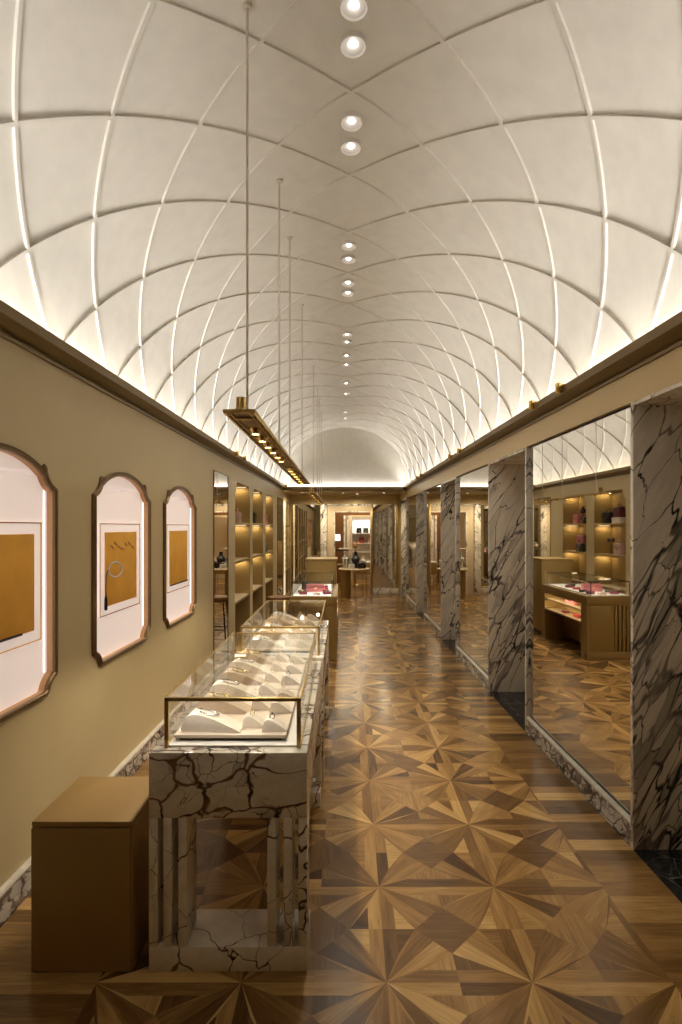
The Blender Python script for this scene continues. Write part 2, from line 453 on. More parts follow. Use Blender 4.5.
# ---- left wall with shaped openings
def showcase_outline(cy, hw=0.46, grow=0.0):
    """closed outline (y,z): ogee corners, arched head"""
    pts = []
    zb, zs, zt = 0.862, 1.90, 2.062
    def arc(cx, cz, r, a0, a1, n=8):
        return [(cx+r*math.cos(math.radians(a0+(a1-a0)*i/n)), cz+r*math.sin(math.radians(a0+(a1-a0)*i/n))) for i in range(n+1)]
    right = []
    right += [(0.0, zb), (hw-0.105, zb)]
    right += [(hw-0.088, zb+0.012)]
    right += arc(hw, zb, 0.082, 168, 96, 7)              # concave lower corner
    right += [(hw, zb+0.10)]
    right += [(hw, zs-0.008), (hw-0.012, zs)]
    right += arc(hw+0.005, zs+0.105, 0.105, 258, 186, 7)  # concave shoulder
    right += [(hw-0.118, zs+0.108), (hw-0.128, zs+0.082)]
    xs = hw-0.13
    for i in range(1, 13):                                # flat arch
        u = 1-i/12
        right.append((xs*u, zt-(zt-(zs+0.088))*u**2.2))
    left = [(-a, b) for a, b in reversed(right[1:-1])]
    return [(cy+a, b) for a, b in right+left]
def inset(poly, d):
    """mitred offset to the inside (poly is counter-clockwise)"""
    n = len(poly); out = []
    for i in range(n):
        a, b, c = Vector(poly[i-1]), Vector(poly[i]), Vector(poly[(i+1) % n])
        e1 = (b-a); e2 = (c-b)
        e1 = e1.normalized() if e1.length > 1e-9 else e2.normalized(); e2 = e2.normalized() if e2.length > 1e-9 else e1
        n1, n2 = Vector((-e1.y, e1.x)), Vector((-e2.y, e2.x))
        m = n1+n2
        m = m.normalized() if m.length > 1e-6 else n1
        k = min(1.35, 1/max(0.3, m.dot(n1)))
        out.append(tuple(b+m*d*k))
    return out
SHOW = [2.34, 3.65, 4.87]
BAYS = [(7.2, 8.27), (8.50, 9.51), (9.80, 10.77)]
BAYS2 = [(12.97, 13.38), (13.46, 13.83)]
RACK = (12.47, 12.86)
ZB = 2.30
def bay_outline(a, b, z0=0.1, z1=ZB):
    r = [(a, z0), (b, z0), (b, z1-0.17)]
    w = min(0.1, (b-a)*0.2)
    for i in range(1, 7): r.append((b-w*(i/6)**0.6, z1-0.17+0.17*(1-(1-i/6)**1.0)*1.0))
    left = []
    for i in range(6, 0, -1): left.append((a+w*(i/6)**0.6, z1-0.17+0.17*(i/6)))
    return r+left+[(a, z1-0.17)]
holes = [inset(showcase_outline(c), 0.02) for c in SHOW]+[bay_outline(*b) for b in BAYS+BAYS2]+[[(RACK[0], 0.1), (RACK[1], 0.1), (RACK[1], ZB), (RACK[0], ZB)]]
def wall_left():
    """front skin of the wall: plain strips between the openings, a shaped piece above and below each"""
    bm = bm_new(); ZW = 2.6
    def face(pts):
        f = bm.faces.new([bm.verts.new((0, y, z)) for y, z in pts]); f.normal_update()
        if f.normal.x < 0: f.normal_flip()
    y = Y0
    for h in sorted(holes, key=lambda p: min(q[0] for q in p)):
        ya, yb = min(q[0] for q in h), max(q[0] for q in h)
        face([(y, 0), (ya, 0), (ya, ZW), (y, ZW)])
        n = len(h)
        il = [k for k in range(n) if abs(h[k][0]-ya) < 1e-5]; ir = [k for k in range(n) if abs(h[k][0]-yb) < 1e-5]
        rt = max(ir, key=lambda k: h[k][1]); rb = min(ir, key=lambda k: h[k][1]); lt = max(il, key=lambda k: h[k][1]); lb = min(il, key=lambda k: h[k][1])
        up = [h[(rt+k) % n] for k in range((lt-rt) % n+1)]; lo = [h[(lb+k) % n] for k in range((rb-lb) % n+1)]
        face(up+[(ya, ZW), (yb, ZW)]); face(lo+[(yb, 0), (ya, 0)])
        y = yb
    face([(y, 0), (YE, 0), (YE, ZW), (y, ZW)])
    bx(bm, -0.55, -0.5, Y0, YE, 0, ZW)
    return bm
struct(obj('wall_left', wall_left(), 'wall', recalc=False, **LC))

def run(bm, prof, y0, y1, sign=1):
    """sweep an (x,z) profile along y"""
    a = [bm.verts.new((sign*x, y0, z)) for x, z in prof]; b = [bm.verts.new((sign*x, y1, z)) for x, z in prof]
    ring_faces(bm, [a, b], True, True, 0, False)
CORN = [(-0.06, 2.52), (0.012, 2.52), (0.014, 2.535), (0.008, 2.548), (0.03, 2.552), (0.078, 2.572), (0.083, 2.576), (0.083, 2.624), (0.078, 2.628), (0.070, 2.628), (0.070, 2.585), (-0.06, 2.585)]
bm = bm_new(); run(bm, CORN, Y0, YV+0.07); struct(obj('trim_1', bm, 'cornice', angle=25, **LC))
bm = bm_new(); run(bm, CORN, Y0, YV+0.07, -1); struct(obj('trim_2', bm, 'cornice', angle=25, **RC))
# end cornice and the lowered ceiling of the vestibule
bm = bm_new()
prof = [(YV+0.02, 2.50), (YV-0.065, 2.52), (YV-0.083, 2.535), (YV-0.083, 2.60), (YV-0.07, 2.60), (YV-0.07, 2.56), (YV+0.02, 2.56)]
prism(bm, prof, 'X', XL(YV)+0.005, XR(YV)-0.005); struct(obj('trim_3', bm, 'cornice', angle=25))
bm = bm_new(); bx(bm, -1.42, 1.5, YV+0.02, YE+0.05, 2.50, 2.58); struct(obj('ceiling', bm, 'gloss_ceiling'))

# left skirting
SK = [(0, 0), (0.022, 0), (0.022, 0.125), (0.0, 0.125)]
BD = [(0, 0.125), (0.024, 0.125), (0.026, 0.134), (0.02, 0.144), (0.008, 0.148), (0, 0.148)]
bm = bm_new()
for a, b in ((Y0, BAYS[0][0]-0.03), (10.80, 12.44)): run(bm, SK, a, b)
struct(obj('baseboard_left', bm, 'marble_skirt', **LC))
bm = bm_new()
for a, b in ((Y0, BAYS[0][0]-0.03), (10.80, 12.44)): run(bm, BD, a, b)
struct(obj('trim_4', bm, 'bead', **LC))

# ---- right wall: marble piers, mirrors, openings
PIERS = [(0.15, 1.86), (2.884, 4.555), (5.646, 7.26), (8.27, 9.95), (10.90, 12.55), (13.45, 13.9)]
ZM = 2.36
bm = bm_new(); bx(bm, 0.0, 0.9, Y0, YE, ZM, 2.6); struct(obj('wall_right', bm, 'frieze', **RC))
bm = bm_new()
for a, b in PIERS: bx(bm, 0.036, 0.10, a+0.02, b-0.02, 0, ZM)
for (a, b), (c, d) in zip(PIERS[:-1], PIERS[1:]): bx(bm, 0.86, 0.92, b-0.05, c+0.05, 0, ZM)
bx(bm, 0.0, 0.1, Y0, PIERS[0][0], 0, ZM)
struct(obj('wall_right_back', bm, 'wall', **RC))
for k, (a, b) in enumerate(PIERS):
    bm = bm_new()
    bx(bm, 0.0, 0.87, a, a+0.028, 0, ZM, 0.002)
    if k < 5: bx(bm, 0.0, 0.87, b-0.028, b, 0, ZM, 0.002)
    struct(obj('trim_%d' % (10+k), bm, 'marble_pier', **RC))
for k, ((a, b), (c, d)) in enumerate(zip(PIERS[:-1], PIERS[1:])):
    bm = bm_new(); bx(bm, 0.002, 0.87, b, c, ZM-0.02, ZM-0.0005); struct(obj('trim_%d' % (20+k), bm, 'marble_pier', **RC))
    bm = bm_new(); bx(bm, 0.0, 0.87, b, c, -0.02, 0.001); struct(obj('floor_threshold', bm, 'black_marble', **RC))
bm = bm_new()
for a, b in PIERS: run(bm, [(-0.002, 0), (-0.036, 0), (-0.036, 0.115), (-0.002, 0.115)], a+0.029, b-0.029, -1)
struct(obj('baseboard_right', bm, 'marble_skirt', **RC))
bm = bm_new()
for a, b in PIERS: run(bm, [(-0.0, 0.115), (-0.034, 0.115), (-0.034, 0.138), (-0.022, 0.140), (-0.010, 0.137), (-0.0, 0.128)], a+0.029, b-0.029, -1)
struct(obj('trim_5', bm, 'bead', **RC))
# tall mirrors of the right wall
lab = ['', 'tall mirror nearest the camera on the right wall, reflecting gold counter and handbag shelves',
       'second tall mirror on the right wall, between marble jambs, reflecting the end table',
       'third tall mirror on the right wall, between two narrow-looking marble jambs',
       'fourth, narrowest-looking tall mirror on the right wall near the end wall', '']
for k in (1, 2, 3, 4):
    a, b = PIERS[k]
    t = empty('wall_mirror', MR @ Vector((0.03, (a+b)/2, 0.14)), aR); tag(t, lab[k], 'mirror', 'tall mirrors on the right wall')
    L = (b-a)/2-0.03
    bm = bm_new(); bx(bm, 0, 0.005, -L, L, 0, ZM-0.142); obj('mirror_glass', bm, 'mirror', t)
    for z in (0.003, ZM-0.146): bm = bm_new(); bx(bm, -0.006, 0.0, -L, L, z-0.004, z+0.004); obj('edge_strip', bm, 'black', t)

# ---- end wall with doorway, flanked by mirror panels and marble
DX0, DX1, DZ = -0.20, 0.69, 2.07
bm = bm_new()
bx(bm, -1.45, DX0-0.0, YE, YE+0.12, 0, 2.58); bx(bm, DX1, 1.6, YE, YE+0.12, 0, 2.58); bx(bm, DX0, DX1, YE, YE+0.12, DZ, 2.58)
struct(obj('wall_back', bm, 'frieze'))
bm = bm_new()
bx(bm, -0.405, DX0-0.03, YE-0.04, YE-0.001, 0, 2.235, 0.004); bx(bm, DX0-0.03, DX1+0.03, YE-0.04, YE-0.001, DZ+0.03, 2.235, 0.004)
struct(obj('trim_30', bm, 'cream'))
bm = bm_new()
bx(bm, DX0-0.03, DX0, YE-0.05, YE+0.13, 0, DZ+0.03, 0.003); bx(bm, DX1, DX1+0.03, YE-0.05, YE+0.13, 0, DZ+0.03, 0.003); bx(bm, DX0, DX1, YE-0.05, YE+0.13, DZ, DZ+0.03, 0.003)
bx(bm, -0.565, -0.41, YE-0.10, YE-0.001, 0, 2.28, 0.004)
bx(bm, -0.405, 0.72, YE-0.045, YE-0.001, 2.237, 2.28, 0.003)
bx(bm, 0.745, 1.40, YE-0.04, YE-0.001, 0, 0.15, 0.004); bx(bm, -1.32, -0.57, YE-0.04, YE-0.001, 0, 0.15, 0.004)
struct(obj('trim_31', bm, 'marble_pier'))
bm = bm_new(); bx(bm, 0.70, 0.742, YE-0.06, YE-0.045, 0, 2.28, 0.003); bx(bm, 1.36, 1.40, YE-0.05, YE-0.001, 0.15, 2.30, 0.003)
struct(obj('trim_32', bm, 'brass'))
for nm, x0, x1, lb in (('end_wall_mirror', 0.745, 1.355, 'mirror panel on the end wall right of the doorway'), ('end_wall_mirror', -1.31, -0.57, 'mirror panel on the end wall left of the doorway')):
    t = empty(nm, ((x0+x1)/2, YE-0.012, 0.155)); tag(t, lb, 'mirror', 'mirror panels on the end wall')
    w = (x1-x0)/2
    bm = bm_new(); bx(bm, -w, w, 0, 0.01, 0, 2.125); obj('mirror_glass', bm, 'mirror', t)
    bm = bm_new(); bx(bm, -w, -w+0.012, -0.008, 0, 0, 2.125); bx(bm, w-0.012, w, -0.008, 0, 0, 2.125); bx(bm, -w+0.012, w-0.012, -0.008, 0, 2.113, 2.125); obj('mirror_frame', bm, 'brass', t)

# ---- mirrors on the left wall
for (a, b), lb in (((6.04, 6.75), 'tall narrow mirror on the left wall just before the shelf niches'), ((11.37, 12.26), 'tall narrow mirror on the left wall beyond the third shelf niche')):
    t = empty('narrow_mirror', ML @ Vector((0.0, (a+b)/2, 0.16)), aL); tag(t, lb, 'mirror', 'narrow mirrors on the left wall')
    L = (b-a)/2
    bm = bm_new(); bx(bm, 0.001, 0.006, -L+0.008, L-0.008, 0, 2.16); obj('mirror_glass', bm, 'mirror', t)
    bm = bm_new(); bx(bm, 0.001, 0.012, -L, -L+0.008, 0, 2.168); bx(bm, 0.001, 0.012, L-0.008, L, 0, 2.168); bx(bm, 0.001, 0.012, -L+0.008, L-0.008, 2.16, 2.168); obj('mirror_frame', bm, 'bronze', t)

# ------------------------------------------------------------------ lit wall showcases
def sweep_rim(bm, outline, sect):
    """sect: list of (inset, x)"""
    rings = []
    for d, x in sect:
        p = inset(outline, d) if d else outline
        rings.append([bm.verts.new((x, y, z)) for y, z in p])
    rings.append(rings[0])
    ring_faces(bm, rings, True, False, 0, True)
slab = ['lit arched showcase on the left wall nearest the camera, cut by the picture edge',
        'middle arched lit showcase on the left wall, holding a white ring on a black stand',
        'farthest of the arched lit showcases on the left wall, next to the narrow mirror']
for k, c in enumerate(SHOW):
    t = empty('wall_showcase', ML @ Vector((0, c, 0.862)), aL); tag(t, slab[k], 'showcase', 'arched lit showcases on the left wall')
    ol = [(y, z-0.862) for y, z in showcase_outline(0.0)]
    bm = bm_new(); sweep_rim(bm, ol, [(0.0, 0.0), (0.0, 0.012), (0.005, 0.017), (0.011, 0.015), (0.016, 0.021), (0.024, 0.021), (0.029, 0.014), (0.029, 0.0)])
    obj('rim', bm, 'bronze', t, angle=30)
    inn = inset(ol, 0.027)
    bm = bm_new(); a = [bm.verts.new((0.012, y, z)) for y, z in inn]; b = [bm.verts.new((-0.03, y, z)) for y, z in inn]
    ring_faces(bm, [a, b], True, False); obj('liner', bm, 'peach', t)
    bm = bm_new(); bm.faces.new([bm.verts.new((-0.03, y, z)) for y, z in inset(ol, 0.025)]); obj('back_panel', bm, 'added_glow', t)
    # board with its raised border line and ochre panel
    zc = 1.435-0.862; bw, bh = 0.315, 0.288; sh = 0.045 if k == 0 else 0.0
    bm = bm_new(); bx(bm, -0.029, -0.018, sh-bw, sh+bw, zc-bh, zc+bh, 0.002); obj('board', bm, 'added_glow', t)  # board brightened by the same added emission, not a lamp itself
    bm = bm_new()
    e = 0.006
    bx(bm, -0.018, -0.015, sh-bw, sh+bw, zc+bh-e, zc+bh); bx(bm, -0.018, -0.015, sh-bw, sh+bw, zc-bh, zc-bh+e)
    bx(bm, -0.018, -0.015, sh-bw, sh-bw+e, zc-bh+e, zc+bh-e); bx(bm, -0.018, -0.015, sh+bw-e, sh+bw, zc-bh+e, zc+bh-e)
    obj('border_line', bm, 'bright_brass', t)
    bm = bm_new(); bx(bm, -0.0178, -0.013, sh-0.25, sh+0.25, zc-0.232, zc+0.232, 0.001); pn = obj('colour_panel', bm, 'orange', t)
    if k == 1:
        bm = bm_new()
        for i in range(7):
            y = -0.16+i*0.055; z = zc+0.14+0.02*math.sin(i*1.7)
            pts = [(-0.011, y-0.02, z+0.012), (-0.009, y, z), (-0.011, y+0.025, z-0.014)]
            tube(bm, pts, [0.0012, 0.004, 0.0012], 6)
        obj('petal_garland', bm, 'blush', pn)
    else:
        bm = bm_new(); bx(bm, -0.0129, -0.006, -0.25, 0.19 if k == 0 else 0.25, zc-0.236, zc-0.225, 0.002); obj('ledge_strip', bm, 'black', pn)
    # glowing strips down the two sides of the back panel
    for q in (-1, 1):
        bm = bm_new(); bx(bm, -0.0298, -0.024, q*0.404-0.003, q*0.404+0.003, 0.11, 1.02, 0.001); obj('led_strip', bm, 'led_white', t)
# bracelet on its stand in the middle showcase
t = tag(empty('display_stand', ML @ Vector((-0.004, 3.65-0.262, 1.205)), aL), 'slim black display stand in the middle lit showcase', 'stand')
bm = bm_new(); lathe(bm, [(0.009, -0.02), (0.010, 0.0), (0.009, 0.05), (0.004, 0.075), (0.0025, 0.13)], seg=12); obj('post', bm, 'black', t)
bm = bm_new(); tube(bm, [(0, 0, 0.128), (0, 0.004, 0.16), (0, 0.012, 0.205), (0, 0.03, 0.222), (0, 0.045, 0.224)], 0.0025, 8); obj('arm', bm, 'black', t)
bm = bm_new(); n = 28
tube(bm, [(0.0, 0.047*math.cos(2*PI*i/n)*0.95, 0.047*math.sin(2*PI*i/n)) for i in range(n)], 0.0055, 10, closed=True)
tag(obj('bracelet', bm, 'board', None, ML @ Vector((0.022, 3.65-0.185, 1.432)), aL-0.65), 'white round bracelet held in front of the ochre panel in the middle showcase', 'bracelet')

# ------------------------------------------------------------------ shelf niches
SHZ = [1.76, 1.24, 0.70]
DEP = 0.32
def niche(a, b, label, group, power=1.0):
    t = empty('shelf_niche', ML @ Vector((0, (a+b)/2, 0.0)), aL); tag(t, label, 'shelving', group)
    w = (b-a)/2
    bm = bm_new(); bx(bm, -DEP-0.02, -DEP, -w, w, 0.1, ZB); obj('back_panel', bm, 'niche', t)
    for s in (-1, 1):
        bm = bm_new(); bx(bm, -DEP, -0.001, s*w, s*(w+0.02), 0.1, ZB); obj('side_panel', bm, 'niche', t)
    bm = bm_new(); bx(bm, -DEP, -0.001, -w, w, ZB, ZB+0.02); obj('top_panel', bm, 'niche', t)
    bm = bm_new(); bx(bm, -DEP, -0.001, -w, w, 0.08, 0.1); bx(bm, -0.02, -0.001, -w, w, 0.0, 0.08); obj('plinth', bm, 'niche', t)
    for z in SHZ:
        bm = bm_new(); bx(bm, -DEP, -0.006, -w, w, z-0.028, z, 0.002); sh = obj('shelf', bm, 'shelf_top', t)
        bm = bm_new(); bx(bm, -0.008, -0.003, -w, w, z-0.03, z+0.002, 0.001); obj('front_lip', bm, 'brass', sh)
    for z in (ZB, SHZ[0]-0.028, SHZ[1]-0.028):
        bm = bm_new(); bx(bm, -0.26, -0.06, w-0.03, w-0.012, z-0.012, z-0.001); obj('led_bar', bm, 'led', t)
        area('niche_light', ML @ Vector((-0.16, b-0.06, z-0.016)), 0.2, 0.03, 0.5*power, (1, 0.80, 0.48), (0, -0.0, aL))
    return t
nl = ['first shelf niche on the left wall, right after the narrow mirror', 'second of three shelf niches on the left wall, holding dark bags', 'third shelf niche on the left wall, holding pink bags']
for (a, b), l in zip(BAYS, nl): niche(a, b, l, 'shelf niches in the left wall')
niche(*BAYS2[0], 'slim shelf niche beside the lit eyewear rack at the far end', 'shelf niches in the left wall', 0.5)
niche(*BAYS2[1], 'slim shelf niche in the far left corner against the end wall', 'shelf niches in the left wall', 0.5)
# eyewear rack
t = empty('eyewear_rack', ML @ Vector((0, sum(RACK)/2, 0.1)), aL); tag(t, 'tall backlit eyewear rack strip at the far end of the left wall', 'display rack')
w = (RACK[1]-RACK[0])/2
bm = bm_new(); bx(bm, -0.012, -0.004, -w, w, 0, ZB-0.1); obj('glowing_panel', bm, 'eyebox', t)
for s in (-1, 1):
    bm = bm_new(); bx(bm, -0.012, 0.004, s*(w-0.02), s*w, 0, ZB-0.1); obj('side_panel', bm, 'niche', t)
bm = bm_new(); bx(bm, -0.004, 0.006, -w*0.85, -w*0.80, 0.45, 1.7); bx(bm, -0.004, 0.006, w*0.80, w*0.85, 0.45, 1.7)
for i in range(9): bx(bm, 0.0, 0.006, -w*0.80, w*0.80, 0.55+i*0.13-0.004, 0.55+i*0.13, 0)
obj('rail', bm, 'brass', t)
gl = None
ordn = ['lowest', 'second lowest', 'third from the bottom', 'fourth from the bottom', 'middle', 'fourth from the top', 'third from the top', 'second highest', 'topmost']
for i in range(9):
    loc = ML @ Vector((0.036, sum(RACK)/2, 0.65+i*0.13))
    if gl is None:
        gl = empty('sunglasses', loc, aL)
        bm = bm_new()
        for s in (-1, 1):
            ring = [(0.0+0.008, s*0.036+0.029*math.cos(2*PI*q/14), 0.022+0.021*math.sin(2*PI*q/14)) for q in range(14)]
            f = [bm.verts.new(p) for p in ring]; f2 = [bm.verts.new((p[0]-0.004, p[1], p[2])) for p in ring]; ring_faces(bm, [f, f2])
        tube(bm, [(0.008, -0.012, 0.028), (0.010, 0, 0.032), (0.008, 0.012, 0.028)], 0.003, 6); obj('front_frame', bm, 'black', gl)
        for s in (-1, 1):
            bm = bm_new(); tube(bm, [(0.007, s*0.064, 0.03), (-0.015, s*0.066, 0.03), (-0.035, s*0.066, 0.022)], 0.0025, 6); obj('temple_arm', bm, 'black', gl)
        g = gl
    else: g = copy_tree(gl, loc)
    tag(g, 'dark sunglasses on the backlit rack, %s of the nine' % ordn[i], 'sunglasses', 'sunglasses on the backlit rack')

# ------------------------------------------------------------------ marble jewellery counters
CW, CL = 0.605, 1.43
ZT, ZA, ZG = 0.837, 0.587, 1.032
def marble_counter(loc, label):
    t = empty('jewellery_counter', loc); tag(t, label, 'display counter', 'marble jewellery counters')
    hw = CW/2
    bm = bm_new(); bx(bm, -hw, hw, 0, CL, ZA, ZT, 0.003); obj('marble_body', bm, 'marble_counter', t)
    sx = [-hw, -hw+0.0555, -hw+0.1125, hw-0.152, hw-0.09, hw-0.033]
    for ya in (0.0, CL-0.21):
        bm = bm_new(); bx(bm, -hw, hw, ya, ya+0.21, 0, 0.095, 0.003); obj('plinth', bm, 'marble_leg', t)
        for x in sx:
            y0 = ya if ya == 0 else ya+0.07
            bm = bm_new(); bx(bm, x, x+0.033, y0, y0+0.14, 0.095, ZA, 0.002); obj('leg_slat', bm, 'marble_leg', t)
    # glass box
    gx0, gx1, gy0, gy1 = -hw+0.044, hw-0.026, 0.045, CL-0.05
    bm = bm_new(); bx(bm, gx0+0.012, gx1-0.012, gy0+0.012, gy1-0.012, ZT, ZT+0.006); obj('display_deck', bm, 'white', t)
    b = 0.009
    bm = bm_new()
    for x in (gx0, gx1-2*b):
        bx(bm, x, x+2*b*0.9, gy0, gy0+b*1.8, ZT, ZG, 0.002)
        bx(bm, x, x+b, gy1-b, gy1, ZT, ZG, 0.001)
        bx(bm, x if x < 0 else x+b, (x if x < 0 else x+b)+b, gy0+b*1.8, gy1-b, ZG-0.007, ZG, 0.001)
        bx(bm, x if x < 0 else x+b, (x if x < 0 else x+b)+b, gy0+b*1.8, gy1-b, ZT, ZT+0.006, 0.001)
    bx(bm, gx0, gx1, gy0, gy0+b*1.8, ZG-0.014, ZG+0.001, 0.003); bx(bm, gx0+b*2, gx1-b*2, gy1-b, gy1, ZG-0.008, ZG, 0.001)
    obj('brass_frame', bm, 'brass', t)
    g = 0.004
    for nm, bb in (('front_pane', (gx0+2*b, gx1-2*b, gy0+b, gy0+b+g, ZT+0.002, ZG-0.014)), ('rear_pane', (gx0+b, gx1-b, gy1-b, gy1-b+g, ZT+0.002, ZG-0.008)),
                   ('side_pane', (gx0+0.002, gx0+0.006, gy0+2*b, gy1-b, ZT+0.006, ZG-0.007)), ('side_pane', (gx1-0.006, gx1-0.002, gy0+2*b, gy1-b, ZT+0.006, ZG-0.007)),
                   ('top_pane', (gx0+b, gx1-b, gy0+2*b, gy1-b, ZG-0.006, ZG-0.001))):
        bm = bm_new(); bx(bm, *bb); obj(nm, bm, 'glass', t)
    # light line under the front and rear bars
    area('case_light', Vector(loc)+Vector((0.01, gy0+0.022, ZG-0.02)), gx1-gx0-0.06, 0.008, 0.3, (1, 0.93, 0.82), (math.radians(35), 0, 0))
    area('case_light', Vector(loc)+Vector((gx0+0.014, (gy0+gy1)/2, ZG-0.012)), 0.008, gy1-gy0-0.1, 1.1, (1, 0.93, 0.82), (0, math.radians(-28), 0))
    return t
C1 = (-0.44, 2.094, 0); C2 = (-0.432, 3.63, 0)
marble_counter(C1, 'nearest marble jewellery counter on slatted legs beside the gold box seat')
marble_counter(C2, 'second marble jewellery counter, between the near counter and the gold counter')

# displays inside the counters: teardrop ramps and small blocks on pale trays
def ramp_proto(name, w, d, h, mat):
    bm = bm_new(); prof = []
    n = 18
    for i in range(n+1):                                   # rounded blunt left end, long taper to the right
        u = i/n
        z = h*(math.sin(PI*min(1, u**0.55))*0.92)**0.8*(1-0.25*u)
        prof.append((-w/2+w*u, max(0.003, z)+0.003))
    prof = [(-w/2+0.01, 0)]+prof+[(w/2-0.003, 0)]
    prism(bm, prof, 'Y', -d/2, d/2)
    return obj(name, bm, mat, angle=50)
tone_n = 0
def lay_counter(base, which, rows, seed):
    rnd = random.Random(seed)
    zt = ZT+0.006
    x0 = base[0]
    # two long pale trays
    half = (CL-0.18)/2
    for k in range(2):
        t = empty('jewellery_tray', (x0-0.012, base[1]+0.09+half*k+half/2, zt)); tag(t, '%s pale raised tray inside the %s marble counter' % (('front', 'rear')[k], which), 'tray', 'trays inside the marble counters')
        bm = bm_new(); bx(bm, -0.225, 0.225, -half/2+0.006, half/2-0.006, 0.012, 0.026, 0.003); obj('tray_top', bm, 'tray', t)
        bm = bm_new(); bx(bm, -0.205, 0.205, -half/2+0.02, half/2-0.02, 0, 0.012); obj('tray_foot', bm, 'dark', t)
    z = zt+0.026
    ords = ['first', 'second', 'third', 'fourth', 'fifth', 'sixth', 'seventh']
    for r in range(rows):
        y = base[1]+0.165+r*(CL-0.33)/(rows-1)
        o = ramp_proto('bracelet_ramp', 0.245, 0.085, 0.076, 'suede' if r % 2 == 0 else 'suede2'); o.location = (x0-0.095, y, z); o.rotation_euler = (0, 0, rnd.uniform(-0.1, 0.02))
        tag(o, '%s curved bracelet ramp from the front, left side of the %s marble counter' % (ords[r], which), 'jewellery display', 'bracelet ramps in the marble counters')
        o2 = ramp_proto('ring_block', 0.092, 0.06, 0.052, 'suede'); o2.location = (x0+0.068, y+0.035, z); o2.rotation_euler = (0, 0, rnd.uniform(-0.2, 0.1))
        tag(o2, '%s small suede block from the front, centre row of the %s marble counter' % (ords[r], which), 'jewellery display', 'centre suede blocks in the marble counters')
        if r == 2 and which == 'near':
            o3 = ramp_proto('necklace_block', 0.08, 0.075, 0.03, 'suede2')
        else: o3 = ramp_proto('necklace_block', 0.10, 0.062, 0.054, 'suede')
        o3.location = (x0+0.16, y-0.01, z); o3.rotation_euler = (0, 0, rnd.uniform(-0.1, 0.12))
        tag(o3, '%s small suede block from the front, right row of the %s marble counter' % (ords[r], which), 'jewellery display', 'right suede blocks in the marble counters')
        # pieces lying on them
        bm = bm_new(); n = 20; rr = 0.034
        tube(bm, [(rr*math.cos(2*PI*i/n)*1.25, rr*0.75*math.sin(2*PI*i/n), -0.245*rr*1.25*math.cos(2*PI*i/n)) for i in range(n)], 0.0028, 6, closed=True)
        o = obj('bracelet', bm, 'bright_brass' if r % 2 else 'silver', None, (x0-0.115, y+0.005, z+0.067))
        tag(o, 'thin %s bracelet on the %s curved ramp of the %s marble counter' % ('gold' if r % 2 else 'silver', ords[r], which), 'bracelet', 'bracelets in the marble counters')
        for (px, py, pz, col, gi) in ((x0+0.06, y+0.035, z+0.0485, 'bright_brass', 'centre'), (x0+0.15, y-0.012, z+0.0505, 'black' if r % 3 == 0 else 'bright_brass', 'right')):
            bm = bm_new(); n = 14
            tube(bm, [(0.010*math.cos(2*PI*i/n), 0.0, 0.0085+0.010*math.sin(2*PI*i/n)) for i in range(n)], 0.0018, 6, closed=True)
            bmesh.ops.create_icosphere(bm, subdivisions=1, radius=0.0045, matrix=Matrix.Translation((0, 0, 0.021)))
            o = obj('ring', bm, col, None, (px, py, pz-0.004), rnd.uniform(-0.5, 0.5))
            tag(o, '%s ring on the %s block from the front, %s row of the %s marble counter' % ('dark' if col == 'black' else 'gold', ords[r], gi, which), 'ring', 'rings in the marble counters')
lay_counter(C1, 'near', 6, 1)
lay_counter(C2, 'second', 5, 2)

# ------------------------------------------------------------------ gold box seat
t = empty('box_seat', (-0.997, 2.089, 0)); tag(t, 'gold box seat standing beside the nearest marble counter', 'box seat')
w = 0.193
bm = bm_new(); bx(bm, -w+0.006, w-0.006, 0.012, 0.37, 0.0, 0.545, 0.002); obj('core', bm, 'dark', t)
bm = bm_new(); bx(bm, -w, w-0.008, 0.0, 0.012, 0.004, 0.550, 0.003); obj('front_panel', bm, 'gold_box', t)
bm = bm_new(); bx(bm, w-0.006, w, 0.004, 0.38, 0.004, 0.550, 0.002); bx(bm, -w, -w+0.006, 0.012, 0.38, 0.004, 0.550, 0.002); bx(bm, -w+0.006, w-0.006, 0.37, 0.38, 0.004, 0.55, 0.002); obj('side_panel', bm, 'gold_box', t)
bm = bm_new(); bx(bm, -w+0.002, w, 0.0, 0.38, 0.555, 0.577, 0.004); obj('lid', bm, 'gold_box', t)

# ------------------------------------------------------------------ gold counter with glass top
GX0, GX1, GY0, GY1 = -0.685, -0.075, 6.97, 8.50
t = empty('gold_counter', ((GX0+GX1)/2, GY0, 0)); tag(t, 'gold lacquered glass-topped counter with pink accessories, beyond the marble counters', 'display counter')
hw = (GX1-GX0)/2; GL = GY1-GY0; gz = 0.815
bm = bm_new()
bx(bm, -hw, hw, 0, GL, gz-0.12, gz, 0.004)                     # top box
bx(bm, -hw, hw, 0.0, 0.17, 0, 0.10, 0.003)
bx(bm, -hw+0.26, hw, 0.0, 0.17, 0.10, gz-0.12, 0.0)            # near post block
bx(bm, -hw, hw, GL-0.13, GL, 0, gz-0.12, 0.0)                  # far post block
bx(bm, -hw, hw-0.30, 0.17, GL-0.13, 0.05, gz-0.12, 0.0)        # closed rear half
obj('carcass', bm, 'gold_panel', t)
bm = bm_new(); bx(bm, -hw+0.27, hw-0.05, -0.006, 0.0, 0.11, gz-0.13, 0.002); obj('end_panel', bm, 'gold_panel', t)
bm = bm_new(); bx(bm, -hw+0.0, -hw+0.26, 0.05, 0.17, 0.10, gz-0.12); obj('slot_recess', bm, 'dark', t)
for i in range(5):
    bm = bm_new(); x = -hw+0.008+i*0.052; bx(bm, x, x+0.032, 0.0, 0.049, 0.10, gz-0.12, 0.002); obj('slat', bm, 'gold_panel', t)
